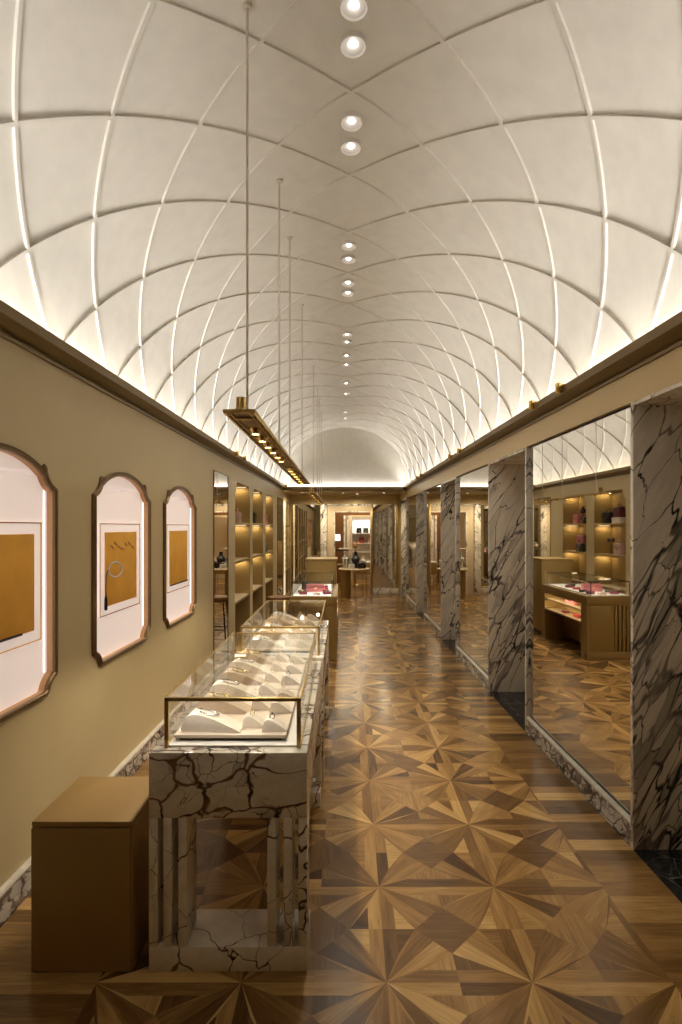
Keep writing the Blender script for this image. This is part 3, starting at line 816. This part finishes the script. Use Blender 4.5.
for z in (0.62, 0.465):
    bm = bm_new(); bx(bm, hw-0.30, hw-0.004, 0.17, GL-0.13, z-0.02, z, 0.002); obj('shelf', bm, 'shelf_top', t)
# glass box
g0, g1, gy0, gy1, gh = -hw+0.03, hw-0.065, 0.04, GL-0.05, 1.0
bm = bm_new(); bx(bm, g0+0.01, g1-0.01, gy0+0.01, gy1-0.01, gz, gz+0.006); obj('display_deck', bm, 'white', t)
bm = bm_new(); b = 0.008
for x in (g0, g1-b):
    for y in (gy0, gy1-b): bx(bm, x, x+b, y, y+b, gz, gh, 0.001)
    bx(bm, x, x+b, gy0+b, gy1-b, gh-b, gh, 0.001); bx(bm, x, x+b, gy0+b, gy1-b, gz, gz+0.005)
for y in (gy0, gy1-b): bx(bm, g0+b, g1-b, y, y+b, gh-b, gh, 0.001)
obj('case_frame', bm, 'black', t)
for nm, bb in (('front_pane', (g0+b, g1-b, gy0+0.002, gy0+0.006, gz+0.002, gh-b)), ('rear_pane', (g0+b, g1-b, gy1-0.006, gy1-0.002, gz+0.002, gh-b)),
               ('side_pane', (g0+0.002, g0+0.006, gy0+b, gy1-b, gz+0.005, gh-b)), ('side_pane', (g1-0.006, g1-0.002, gy0+b, gy1-b, gz+0.005, gh-b)), ('top_pane', (g0+b, g1-b, gy0+b, gy1-b, gh-0.006, gh-0.002))):
    bm = bm_new(); bx(bm, *bb); obj(nm, bm, 'glass', t)
gcx = (GX0+GX1)/2
area('case_light', (gcx+(g0+g1)/2, GY0+gy0+0.02, gh-0.014), g1-g0-0.05, 0.008, 1.1, (1, 0.92, 0.85), (math.radians(25), 0, 0))
area('case_light', (gcx+g1-0.016, GY0+(gy0+gy1)/2, gh-0.014), 0.008, gy1-gy0-0.1, 1.6, (1, 0.92, 0.85), (0, math.radians(25), 0))
for z in (gz-0.122, 0.598): area('shelf_light', (gcx+hw-0.03, GY0+GL/2, z-0.004), 0.01, 1.1, 3.2, (1, 0.85, 0.6), (0, math.radians(35), 0))

# ---- bags and small leather goods
def handbag(w, d, h, mat, loc, rotz, label, group=None, handle=True, clasp='bright_brass', name='handbag'):
    t = empty(name, loc, rotz); tag(t, label, 'handbag' if name == 'handbag' else 'wallet', group)
    bm = bm_new()
    rings = []
    for u, k in ((0, 0.96), (0.06, 1.0), (0.5, 1.0), (0.85, 0.93), (0.97, 0.82), (1.0, 0.7)):
        dd, ww = d/2*k, w/2*(1.0-0.06*u)
        rings.append([bm.verts.new(p) for p in ((-ww, -dd*0.8, h*u), (-ww*0.93, -dd, h*u), (ww*0.93, -dd, h*u), (ww, -dd*0.8, h*u), (ww, dd*0.8, h*u), (ww*0.93, dd, h*u), (-ww*0.93, dd, h*u), (-ww, dd*0.8, h*u))])
    ring_faces(bm, rings); obj('bag_body', bm, mat, t, angle=60)
    bm = bm_new()                                             # flap over the front
    fp = [(d*0.30, h*1.0), (0, h*1.035), (-d*0.42, h*0.99), (-d*0.53, h*0.86), (-d*0.545, h*0.52)]
    a = []
    for x, k in ((-w*0.46, 1), (-w*0.25, 1.08), (0, 1.14), (w*0.25, 1.08), (w*0.46, 1)):
        a.append([bm.verts.new((x, y if i < 4 else y, z if i < 4 else h-(h-z)*k)) for i, (y, z) in enumerate(fp)])
    ring_faces(bm, a, False, False)
    bmesh.ops.solidify(bm, geom=bm.faces[:], thickness=0.004); obj('flap', bm, mat, t, angle=60)
    bm = bm_new(); bx(bm, -w*0.07, w*0.07, -d*0.60, -d*0.55, h*0.40, h*0.55, 0.002); obj('clasp', bm, clasp, t)
    if handle:
        bm = bm_new(); n = 12
        tube(bm, [(w*0.28*math.cos(PI*i/n), 0, h*0.99+h*0.36*math.sin(PI*i/n)) for i in range(n+1)], 0.005, 8); obj('handle', bm, mat, t)
    return t
def onshelf(bay, u, z, depth=-0.16):
    a, b = BAYS[bay]; return ML @ Vector((depth, a+(b-a)*u, z))
r90 = aL+PI/2
hb = 'handbags on the left wall shelves'
handbag(0.24, 0.10, 0.19, 'blackleather', onshelf(1, 0.80, SHZ[0], -0.15), r90, 'black handbag on the top shelf of the second niche', hb)
handbag(0.25, 0.11, 0.17, 'burgundy', onshelf(1, 0.50, SHZ[0]+0.101, -0.17), r90+0.15, 'burgundy handbag raised on a block on the top shelf of the second niche', hb)
bm = bm_new(); bx(bm, -0.06, 0.06, -0.13, 0.13, 0, 0.10, 0.004); tag(obj('riser_block', bm, 'suede', None, onshelf(1, 0.50, SHZ[0], -0.17), aL), 'pale riser block under the burgundy handbag, top shelf of second niche', 'riser')
handbag(0.22, 0.10, 0.19, 'blush', onshelf(1, 0.45, SHZ[1], -0.15), r90, 'blush pink handbag on the middle shelf of the second niche', hb)
handbag(0.20, 0.10, 0.18, 'pink', onshelf(2, 0.62, SHZ[0], -0.12), r90, 'coral pink handbag on the top shelf of the third niche', hb)
handbag(0.15, 0.09, 0.13, 'blackleather', onshelf(2, 0.34, SHZ[0], -0.13), r90, 'small black handbag nearest the viewer on the third niche top shelf', hb)
handbag(0.28, 0.11, 0.20, 'pink', onshelf(2, 0.60, SHZ[1]+0.10, -0.2), r90, 'pink flap handbag raised behind a dark bag, middle shelf of the third niche', hb)
bm = bm_new(); bx(bm, -0.06, 0.06, -0.15, 0.15, 0, 0.10, 0.004); tag(obj('riser_block', bm, 'niche', None, onshelf(2, 0.60, SHZ[1], -0.2), aL), 'gold riser block under the pink flap handbag, middle shelf of third niche', 'riser')
handbag(0.21, 0.09, 0.15, 'green', onshelf(2, 0.40, SHZ[1], -0.08), r90, 'dark green handbag on the middle shelf of the third niche', hb)
handbag(0.16, 0.08, 0.16, 'blush', onshelf(0, 0.8, SHZ[0], -0.14), r90, 'pale pink handbag on the top shelf of the first niche', hb)
# dark perfume-like stand with bow in the second niche, mannequin hand-like stand in third
t = tag(empty('bow_display', onshelf(1, 0.72, SHZ[1], -0.15), aL), 'dark bow on a thin stand, middle shelf of the second niche', 'display stand')
bm = bm_new(); lathe(bm, [(0.04, 0), (0.04, 0.006), (0.006, 0.012), (0.004, 0.24)], seg=12); obj('stand', bm, 'black', t)
for s in (-1, 1):
    bm = bm_new(); prism(bm, [(0, 0.24), (s*0.085, 0.275), (s*0.095, 0.24), (s*0.085, 0.205)], 'X', -0.015, 0.015); obj('bow_loop', bm, 'blackleather', t)
t = tag(empty('bag_stand', onshelf(2, 0.66, SHZ[0], -0.24), aL), 'dark stand with a small pouch behind the coral bag, top shelf of third niche', 'display stand')
bm = bm_new(); lathe(bm, [(0.05, 0), (0.05, 0.008), (0.008, 0.014), (0.006, 0.33)], seg=12); obj('stand', bm, 'black', t)
bm = bm_new(); tube(bm, [(0, 0, 0.32), (0.0, -0.06, 0.335), (0, -0.14, 0.33)], 0.005, 8); obj('arm', bm, 'black', t)
bm = bm_new(); lathe(bm, [(0.03, 0.2), (0.055, 0.22), (0.05, 0.28), (0.025, 0.31), (0.03, 0.325)], 0, 0, 14); obj('pouch', bm, 'burgundy', t)
# goods in the gold counter
zt = gz+0.006
gg = 'accessories in the gold counter'
def gp(x, y, z=zt): return (gcx+x, GY0+y, z)
handbag(0.26, 0.10, 0.10, 'pink', gp(0.0, 0.52), 0.1, 'pink handbag lying at the centre of the gold counter case', gg, False)
def wallet(w, d, h, mat, loc, rz, label):
    t = empty('wallet', loc, rz); tag(t, label, 'wallet', gg)
    bm = bm_new(); bx(bm, -w/2, w/2, -d/2, d/2, 0, h, 0.006); obj('wallet_body', bm, mat, t)
    bm = bm_new(); bx(bm, -w/2-0.001, w/2+0.001, -d/2-0.002, d*0.1, h, h+0.004, 0.0015); f = obj('flap', bm, mat, t)
    bm = bm_new(); bx(bm, -0.012, 0.012, -d/2-0.004, -d/2+0.016, h+0.004, h+0.007, 0.001); obj('clasp', bm, 'bright_brass', f)
wallet(0.10, 0.07, 0.035, 'burgundy', gp(-0.14, 0.18), 0.1, 'burgundy wallet at the front left of the gold counter case')
wallet(0.09, 0.07, 0.02, 'blush', gp(0.04, 0.14), -0.1, 'blush wallet at the front centre of the gold counter case')
wallet(0.10, 0.08, 0.04, 'burgundy', gp(0.17, 0.20), 0.2, 'burgundy wallet at the front right of the gold counter case')
wallet(0.10, 0.06, 0.03, 'blackleather', gp(0.16, 0.42), -0.3, 'black wallet on the right, beside the pink handbag in the gold counter')
wallet(0.10, 0.06, 0.03, 'green', gp(-0.17, 0.38), 0.4, 'dark green wallet left of the pink handbag in the gold counter')
wallet(0.10, 0.08, 0.03, 'red', gp(0.12, 0.72), 0.3, 'red wallet behind the pink handbag in the gold counter')
wallet(0.12, 0.08, 0.03, 'burgundy', gp(0.10, 0.98), 0.1, 'burgundy wallet in the rear half of the gold counter case')
wallet(0.10, 0.07, 0.02, 'black', gp(-0.02, 1.2), -0.2, 'black wallet at the rear end of the gold counter case')
handbag(0.16, 0.08, 0.11, 'green', gp(-0.16, 0.30+0.5), PI/2, 'dark bag at the left side of the gold counter case', gg, True)
handbag(0.30, 0.10, 0.09, 'pink', (gcx+hw-0.13, GY0+0.72, 0.62), PI/2, 'coral handbag on the upper open shelf in the side of the gold counter', gg, False)
wallet(0.14, 0.09, 0.03, 'red', (gcx+hw-0.12, GY0+0.52, 0.465), PI/2, 'red wallet on the lower open side shelf of the gold counter')
wallet(0.14, 0.09, 0.02, 'burgundy', (gcx+hw-0.12, GY0+0.92, 0.465), PI/2+0.2, 'burgundy wallet at the far end of the lower side shelf of the gold counter')

# ---- tall gold cash desk behind it
t = empty('cash_desk', (-0.34, 8.56, 0)); tag(t, 'tall plain gold cash desk standing behind the gold counter', 'desk')
bm = bm_new(); bx(bm, -0.24, 0.24, 0.0, 0.62, 0.06, 1.17, 0.004); obj('desk_body', bm, 'gold_panel', t)
bm = bm_new(); bx(bm, -0.25, 0.25, -0.008, 0.63, 1.172, 1.20, 0.004); obj('desk_top', bm, 'gold_panel', t)
bm = bm_new(); bx(bm, -0.22, 0.22, 0.02, 0.6, 0, 0.06); obj('toe_kick', bm, 'dark', t)

# ---- bar stool
t = empty('stool', (-0.95, 8.1, 0)); tag(t, 'round brown leather stool with dark legs, left of the gold counter', 'stool')
bm = bm_new(); lathe(bm, [(0.0, 0.60), (0.15, 0.60), (0.172, 0.615), (0.178, 0.64), (0.165, 0.672), (0.10, 0.685), (0.0, 0.687)], seg=28, cap=False); obj('seat', bm, 'leather', t)
for sx in (-1, 1):
    for sy in (-1, 1):
        bm = bm_new(); tube(bm, [(sx*0.10, sy*0.10, 0.60), (sx*0.15, sy*0.15, 0.0)], 0.011, 8); obj('leg', bm, 'black', t)
bm = bm_new(); q = 0.132; tube(bm, [(-q, -q, 0.2), (q, -q, 0.2), (q, q, 0.2), (-q, q, 0.2)], 0.008, 8, closed=True); obj('footrest', bm, 'black', t)

# ------------------------------------------------------------------ suspended light bars
def light_bar(y0, y1, xc, zc, rods, spots, label, cans):
    t = empty('light_bar', (xc, y0, zc)); tag(t, label, 'pendant light', 'suspended brass light bars')
    L = y1-y0; w = 0.065
    bm = bm_new()
    bx(bm, -w, -w+0.010, 0, L, -0.008, 0.008, 0.002); bx(bm, w-0.010, w, 0, L, -0.008, 0.008, 0.002)
    bx(bm, -w+0.010, w-0.010, 0, 0.010, -0.008, 0.008, 0.001); bx(bm, -w+0.010, w-0.010, L-0.010, L, -0.008, 0.008, 0.001)
    obj('outer_frame', bm, 'brass', t)
    bm = bm_new()
    bx(bm, -0.044, -0.036, 0.01, L-0.01, -0.006, 0.004); bx(bm, 0.036, 0.044, 0.01, L-0.01, -0.006, 0.004)
    n = int(L/0.10)
    for i in range(n):
        y = 0.06+i*(L-0.12)/(n-1)
        bx(bm, -w+0.010, -0.044, y-0.012, y+0.012, -0.004, 0.004); bx(bm, 0.044, w-0.010, y-0.012, y+0.012, -0.004, 0.004)
    for i in range(max(3, int(L/0.45))):
        y = 0.16+i*(L-0.3)/max(2, int(L/0.45)-1); bx(bm, -0.036, 0.036, y-0.02, y+0.02, -0.004, 0.004)
    obj('inner_rail', bm, 'brass', t)
    bm = bm_new(); bx(bm, -w+0.010, w-0.010, 0.010, L-0.010, 0.004, 0.007); obj('top_plate', bm, 'bronze', t)
    for y in rods:
        zt = vzx((xc+0.018-0.042)/1.46)-zc
        bm = bm_new(); tube(bm, [(0.018, y-y0, 0.007), (0.018, y-y0, zt-0.001)], 0.0055, 8); lathe(bm, [(0.0, zt-0.008), (0.02, zt-0.008), (0.02, zt+0.01)], 0.018, y-y0, 16); obj('suspension_rod', bm, 'rod', t)
    for y in cans:
        bm = bm_new(); lathe(bm, [(0.024, 0.007), (0.024, 0.080)], -0.012, y-y0, 24); c = obj('lamp_can', bm, 'bright_brass', t)
        bm = bm_new(); lathe(bm, [(0.002, 0.0805), (0.0235, 0.0805), (0.0235, 0.083), (0.002, 0.083)], -0.012, y-y0, 24); obj('can_cap', bm, 'cream', c)
    for y in spots:
        bm = bm_new(); lathe(bm, [(0.033, 0.004), (0.030, -0.004), (0.022, -0.018), (0.022, -0.024), (0.018, -0.024), (0.018, -0.018)], 0, y-y0, 20, cap=False); h = obj('spot_head', bm, 'bright_brass', t)
        bm = bm_new(); lathe(bm, [(0.0175, -0.0205), (0.0175, -0.0180)], 0, y-y0, 16); obj('lens', bm, 'lens', h)
        spot('bar_spot', (xc, y, zc-0.034), SPOT_W, 88, 0.25, (1, 0.86, 0.64), 0.018)
    return t
SPOT_W = 13.0
sp1 = [2.62, 2.84, 3.06, 3.28, 3.50, 3.72, 4.36, 4.60, 4.84, 5.08, 5.32, 5.56]
light_bar(2.2, 5.9, -0.418, 2.166, [2.29, 3.44, 4.12, 5.36], sp1, 'long suspended brass light bar over the marble counters', [2.33, 3.9, 5.75])
SPOT_W = 7.0
light_bar(7.2, 10.4, -0.418, 2.150, [7.4, 8.5, 9.3, 10.2], [7.5+0.42*i for i in range(7)], 'farther suspended brass light bar over the gold counter', [7.33, 10.25])

# ------------------------------------------------------------------ ceiling downlights
def hcrest(x, y):
    c = (XL(y)+XR(y))/2; w = (XR(y)-XL(y))/2; return vzx((x-c-0.012)/w)
rows = [7.5, 46.5, 123, 148, 246.5, 260, 283.5, 293.5, 335, 342.5, 356, 365, 383.5, 394, 412.5, 418.5]
ords = ['first', 'second', 'third', 'fourth', 'fifth', 'sixth', 'seventh', 'eighth', 'ninth', 'tenth', 'eleventh', 'twelfth', 'thirteenth', 'fourteenth', 'fifteenth', 'sixteenth']
proto = None
for i, r in enumerate(rows):
    d = (3.927-0.02-H)*F/(527-r); x = 0.046
    loc = (x, d, hcrest(x, d))
    if proto is None:
        proto = empty('downlight', loc)
        bm = bm_new(); lathe(bm, [(0.046, 0.004), (0.060, 0.004), (0.062, -0.022), (0.058, -0.026), (0.052, -0.022), (0.046, -0.004)], seg=32, cap=False); obj('trim_ring', bm, 'white', proto)
        bm = bm_new(); lathe(bm, [(0.051, -0.020), (0.022, -0.009), (0.019, -0.002)], seg=32, cap=False); obj('baffle', bm, 'white', proto)
        bm = bm_new(); lathe(bm, [(0.0, -0.021), (0.008, -0.020), (0.014, -0.015), (0.016, -0.006)], seg=20, cap=False); obj('bulb', bm, 'bulb', proto)
        p = proto
    else: p = copy_tree(proto, loc)
    tag(p, 'white round downlight on the vault crest, %s from the camera' % ords[i], 'downlight', 'downlights along the vault crest')
    spot('crest_spot', (x, d, loc[2]-0.06), (2.5, 2.5, 9.0, 9.0)[i] if i < 4 else 12.0, 110, 0.6, (1, 0.91, 0.76), 0.045)
    if 2 <= i <= 7: spot('crest_beam', (x, d, loc[2]-0.06), 14.0, 48, 1.0, (1, 0.90, 0.72), 0.045)

# small cornice spotlights in pairs
def cornice_spot(loc, rz, label):
    t = empty('cornice_spotlight', loc, rz); tag(t, label, 'spotlight', 'small spotlights clipped to the cornices')
    bm = bm_new(); bx(bm, -0.03, 0.05, -0.016, 0.016, 0.005, 0.013, 0.002); bx(bm, 0.044, 0.052, -0.016, 0.016, -0.03, 0.005, 0.002); obj('bracket', bm, 'brass', t)
    bm = bm_new(); lathe(bm, [(0.018, -0.045), (0.020, -0.042), (0.020, 0.018), (0.017, 0.021)], 0.073, 0, 18); obj('lamp_can', bm, 'bright_brass', t)
cr = ['nearest', 'second nearest', 'third', 'fourth', 'fifth', 'sixth']
for i, d in enumerate((3.60, 4.10, 6.56, 7.1, 9.6, 10.1)):
    p = Rp(-0.083+0.05, d, 2.628-0.004); cornice_spot(p, aR+PI, 'small brass spotlight on the right cornice, %s of the row' % cr[i])
for i, d in enumerate((6.8, 7.3, 12.1)):
    p = Lp(0.083-0.05, d, 2.628-0.004); cornice_spot(p, aL, 'small brass spotlight on the left cornice, %s of the row' % ('nearest', 'middle', 'farthest')[i])

# vestibule downlights
for i, (x, y) in enumerate(((-0.95, 12.75), (-0.6, 13.2), (0.0, 12.9), (0.35, 13.3), (0.95, 12.8))):
    t = empty('recessed_downlight', (x, y, 2.503)); tag(t, 'small recessed light in the low end ceiling, %s from the left' % ords[i], 'downlight', 'recessed lights in the low end ceiling')
    bm = bm_new(); lathe(bm, [(0.036, 0.0), (0.05, 0.0), (0.05, -0.008), (0.036, -0.006)], seg=20, cap=False); obj('trim_ring', bm, 'white', t)
    bm = bm_new(); lathe(bm, [(0.0, -0.004), (0.036, -0.004)], seg=20, cap=False); obj('lens', bm, 'bulb', t)
    spot('vestibule_spot', (x, y, 2.47), 18, 172, 0.6, (1, 0.84, 0.58), 0.03)

# ------------------------------------------------------------------ room beyond the doorway
RY = 18.0
bm = bm_new(); bx(bm, -1.5, 2.2, RY, RY+0.1, 0, 2.8); struct(obj('wall_far_room', bm, 'cream'))
bm = bm_new(); bx(bm, -1.6, -1.5, YE+0.12, RY, 0, 2.8); bx(bm, 2.2, 2.3, YE+0.12, RY, 0, 2.8); struct(obj('wall_far_room_sides', bm, 'cream'))
bm = bm_new(); bx(bm, -1.6, 2.3, YE+0.12, RY+0.1, 2.7, 2.8); struct(obj('ceiling_far_room', bm, 'cream'))
area('far_room_light', (0.5, 16.3, 2.66), 1.5, 2.0, 48, (1, 0.84, 0.6))
# brown wood portal screen
bm = bm_new(); bx(bm, -0.6, 0.02, 16.6, 16.68, 0, 2.6); bx(bm, 0.02, 1.4, 16.6, 16.68, 2.05, 2.6); struct(obj('wall_wood_screen', bm, 'brownwood'))
bm = bm_new(); bx(bm, 0.02, 0.07, 16.58, 16.70, 0, 2.05, 0.003); bx(bm, 0.12, 0.2, 16.57, 16.71, 0, 2.05, 0.003); struct(obj('trim_33', bm, 'marble_pier'))
bm = bm_new(); bx(bm, 0.2, 0.26, 16.56, 16.7, 0, 2.05, 0.003); bx(bm, 0.26, 1.4, 16.58, 16.7, 1.99, 2.05, 0.003); struct(obj('trim_34', bm, 'cream'))
# lit back shelf with dark bags
t = empty('far_display_cabinet', (0.72, RY-0.02, 0)); tag(t, 'white lit display cabinet at the back of the far room', 'cabinet')
bm = bm_new(); bx(bm, -0.42, 0.42, -0.02, 0.0, 0.5, 2.0); obj('back_panel', bm, 'white', t)
for z in (0.5, 0.9, 1.18, 1.5, 2.0):
    bm = bm_new(); bx(bm, -0.42, 0.42, -0.3, -0.02, z-0.03, z, 0.002); obj('shelf', bm, 'white', t)
bm = bm_new(); bx(bm, -0.44, -0.42, -0.3, 0, 0, 2.0); bx(bm, 0.42, 0.44, -0.3, 0, 0, 2.0); obj('side_panel', bm, 'white', t)
area('far_shelf_light', (0.72, RY-0.25, 1.95), 0.7, 0.05, 6, (1, 0.92, 0.78))
for i, (x, z, m, lb) in enumerate(((0.52, 1.5, 'blackleather', 'black handbag at the left of the far cabinet upper shelf'), (0.74, 1.5, 'green', 'green handbag in the middle of the far cabinet upper shelf'), (0.97, 1.5, 'blackleather', 'black handbag at the right of the far cabinet upper shelf'),
                               (0.6, 1.18, 'red', 'red handbag on the far cabinet middle shelf'), (0.9, 1.18, 'blush', 'blush handbag on the far cabinet middle shelf'))):
    handbag(0.17, 0.09, 0.17, m, (x, RY-0.16, z), 0, lb, 'handbags in the far cabinet')
# table lamp on console
t = empty('console_table', (-0.12, 15.7, 0)); tag(t, 'dark console table under the lit lamp beyond the doorway', 'table')
bm = bm_new(); bx(bm, -0.3, 0.28, -0.18, 0.18, 1.02, 1.05, 0.003); obj('table_top', bm, 'black', t)
bm = bm_new(); bx(bm, -0.28, 0.26, -0.16, 0.16, 0.62, 0.64, 0.003); obj('shelf', bm, 'cream', t)
for sx in (-0.29, 0.26):
    for sy in (-0.17, 0.155): bm = bm_new(); bx(bm, sx, sx+0.015, sy, sy+0.015, 0, 1.02); obj('leg', bm, 'brass', t)
t = empty('table_lamp', (-0.16, 15.7, 1.05)); tag(t, 'table lamp with glowing white shade seen through the doorway', 'lamp')
bm = bm_new(); lathe(bm, [(0.05, 0), (0.05, 0.012), (0.012, 0.02), (0.02, 0.12), (0.008, 0.24), (0.006, 0.30)], seg=18); obj('lamp_base', bm, 'bronze', t)
bm = bm_new(); lathe(bm, [(0.085, 0.26), (0.08, 0.44)], seg=24, cap=False); obj('lamp_shade', bm, mat_emit('lit_lampshade', (1, 0.92, 0.78), 1.6), t)
# oval display table before the doorway
t = empty('oval_table', (0.27, 13.3, 0)); tag(t, 'oval cream display table on a drum base before the doorway', 'table')
bm = bm_new(); lathe(bm, [(0.0, 0.665), (0.36, 0.665), (0.375, 0.675), (0.375, 0.69), (0.365, 0.70), (0.0, 0.70)], seg=40, cap=False)
obj('table_top', bm, 'cream', t)
bm = bm_new(); lathe(bm, [(0.115, 0.0), (0.125, 0.03), (0.125, 0.64), (0.14, 0.665)], -0.20, 0, 28); obj('drum_base', bm, 'gold_panel', t)
for x, y in ((0.30, -0.05), (0.22, 0.2)): bm = bm_new(); tube(bm, [(x, y, 0), (x, y, 0.665)], 0.012, 8); obj('leg', bm, 'brass', t)
# glass vitrine on the table with a dark bust, and neighbours
t = empty('glass_cloche', (0.06, 13.32, 0.70)); tag(t, 'square glass cloche on the left of the oval table', 'cloche')
bm = bm_new(); bx(bm, -0.11, 0.11, -0.11, 0.11, 0, 0.02, 0.003); obj('base', bm, 'cream', t)
bm = bm_new(); bx(bm, -0.10, 0.10, -0.10, 0.10, 0.021, 0.464); obj('glass_cover', bm, 'glass', t)
bm = bm_new(); bx(bm, -0.16, 0.16, -0.12, 0.12, 0.465, 0.485, 0.003); obj('lid', bm, 'cream', t)
def bust(loc, k, mat, label):
    t = empty('necklace_bust', loc); tag(t, label, 'bust')
    bm = bm_new(); lathe(bm, [(0.0, 0), (0.05*k, 0.0), (0.06*k, 0.012), (0.062*k, 0.06*k), (0.078*k, 0.14*k), (0.088*k, 0.18*k), (0.07*k, 0.215*k), (0.040*k, 0.24*k), (0.034*k, 0.28*k), (0.034*k, 0.32*k), (0.0, 0.325*k)], seg=20, cap=False); obj('bust_body', bm, mat, t)
    bm = bm_new(); n = 20; tube(bm, [(0.045*k*math.cos(2*PI*i/n), 0.045*k*math.sin(2*PI*i/n)-0.012, (0.215-0.045*math.sin(2*PI*(i)/n+PI/2*0)*-1)*k) for i in range(n)], 0.005, 6, closed=True); obj('necklace', bm, 'silver', t)
bust((0.06, 13.32, 0.721), 1.15, 'silver', 'silvery necklace bust under the glass cloche')
bust((0.20, 13.42, 0.70), 0.8, 'white', 'small white necklace bust between the cloche and the dark bust')
bust((0.50, 13.42, 0.70), 0.9, 'suede', 'ivory necklace bust at the right of the oval table, behind the black handbag')
bust((0.31, 13.36, 0.70), 1.25, 'blackleather', 'dark bust standing at the middle of the oval table')
handbag(0.2, 0.09, 0.14, 'blackleather', (0.45, 13.2, 0.70), 0.2, 'black handbag on the right of the oval table', None)
handbag(0.15, 0.07, 0.11, 'white', (0.20, 13.1, 0.70), -0.2, 'white handbag at the front of the oval table', None)
# counter with flowers in the far room
t = empty('far_counter', (0.66, 15.3, 0)); tag(t, 'white lit counter on the right beyond the doorway', 'counter')
bm = bm_new(); bx(bm, -0.36, 0.3, -0.25, 0.25, 0.70, 0.74, 0.004); obj('counter_top', bm, 'white', t)
bm = bm_new(); bx(bm, -0.33, 0.27, -0.22, 0.22, 0.40, 0.70, 0.003); obj('drawer_box', bm, 'gold_panel', t)
for sx in (-0.35, 0.27):
    for sy in (-0.24, 0.22): bm = bm_new(); bx(bm, sx, sx+0.02, sy, sy+0.02, 0, 0.7); obj('leg', bm, 'brass', t)
t = empty('flower_bowl', (0.36, 15.9, 1.09)); tag(t, 'bowl of orange and red flowers beyond the doorway', 'flowers')
bm = bm_new(); lathe(bm, [(0.04, 0), (0.09, 0.03), (0.11, 0.07), (0.10, 0.07), (0.02, 0.02)], seg=20, cap=False); obj('bowl', bm, 'brass', t)
rnd = random.Random(5)
for i in range(12):
    bm = bm_new(); a = rnd.uniform(0, 2*PI); r = 0.1*math.sqrt(rnd.random()); c = Vector((r*math.cos(a), r*math.sin(a), 0.09+rnd.uniform(0, 0.08)))
    for q in range(6):
        aa = q*PI/3; e = bmesh.ops.create_icosphere(bm, subdivisions=1, radius=0.018); bmesh.ops.scale(bm, vec=(1, 1, 0.5), verts=e['verts']); bmesh.ops.translate(bm, vec=c+Vector((0.016*math.cos(aa), 0.016*math.sin(aa), 0)), verts=e['verts'])
    bmesh.ops.create_icosphere(bm, subdivisions=1, radius=0.014, matrix=Matrix.Translation(c+Vector((0, 0, 0.008))))
    obj('blossom', bm, 'red' if i % 3 == 0 else 'orange', t)
t = empty('flower_stand', (0.36, 15.9, 0)); tag(t, 'slim gold pedestal carrying the flower bowl', 'pedestal')
bm = bm_new(); bx(bm, -0.12, 0.12, -0.12, 0.12, 1.06, 1.09, 0.003); obj('pedestal_top', bm, 'cream', t)
bm = bm_new(); lathe(bm, [(0.12, 0), (0.12, 0.02), (0.03, 0.05), (0.03, 1.06)], seg=20); obj('pedestal_column', bm, 'brass', t)

# ------------------------------------------------------------------ cove and fill lamps
LYC = (YV-0.1)/2; LLEN = YV+0.1-0.05
cc = (1.0, 0.965, 0.925)
pL = Lp(0.05, LYC, 2.592); pR = Rp(-0.05, LYC, 2.592)
for p, q, a in ((pL, 1, aL), (pR, -1, aR)):
    area('cove_light', p, 0.03, LLEN, 25, cc, (PI, math.radians(15*q), a))
    area('cove_light', p+Vector((0, 0, 0.002)), 0.03, LLEN, 62, cc, (PI, math.radians(42*q), a), math.radians(125))
area('cove_light', (0.04, YV-0.035, 2.575), 2.6, 0.03, 7, cc, (PI, 0, 0))
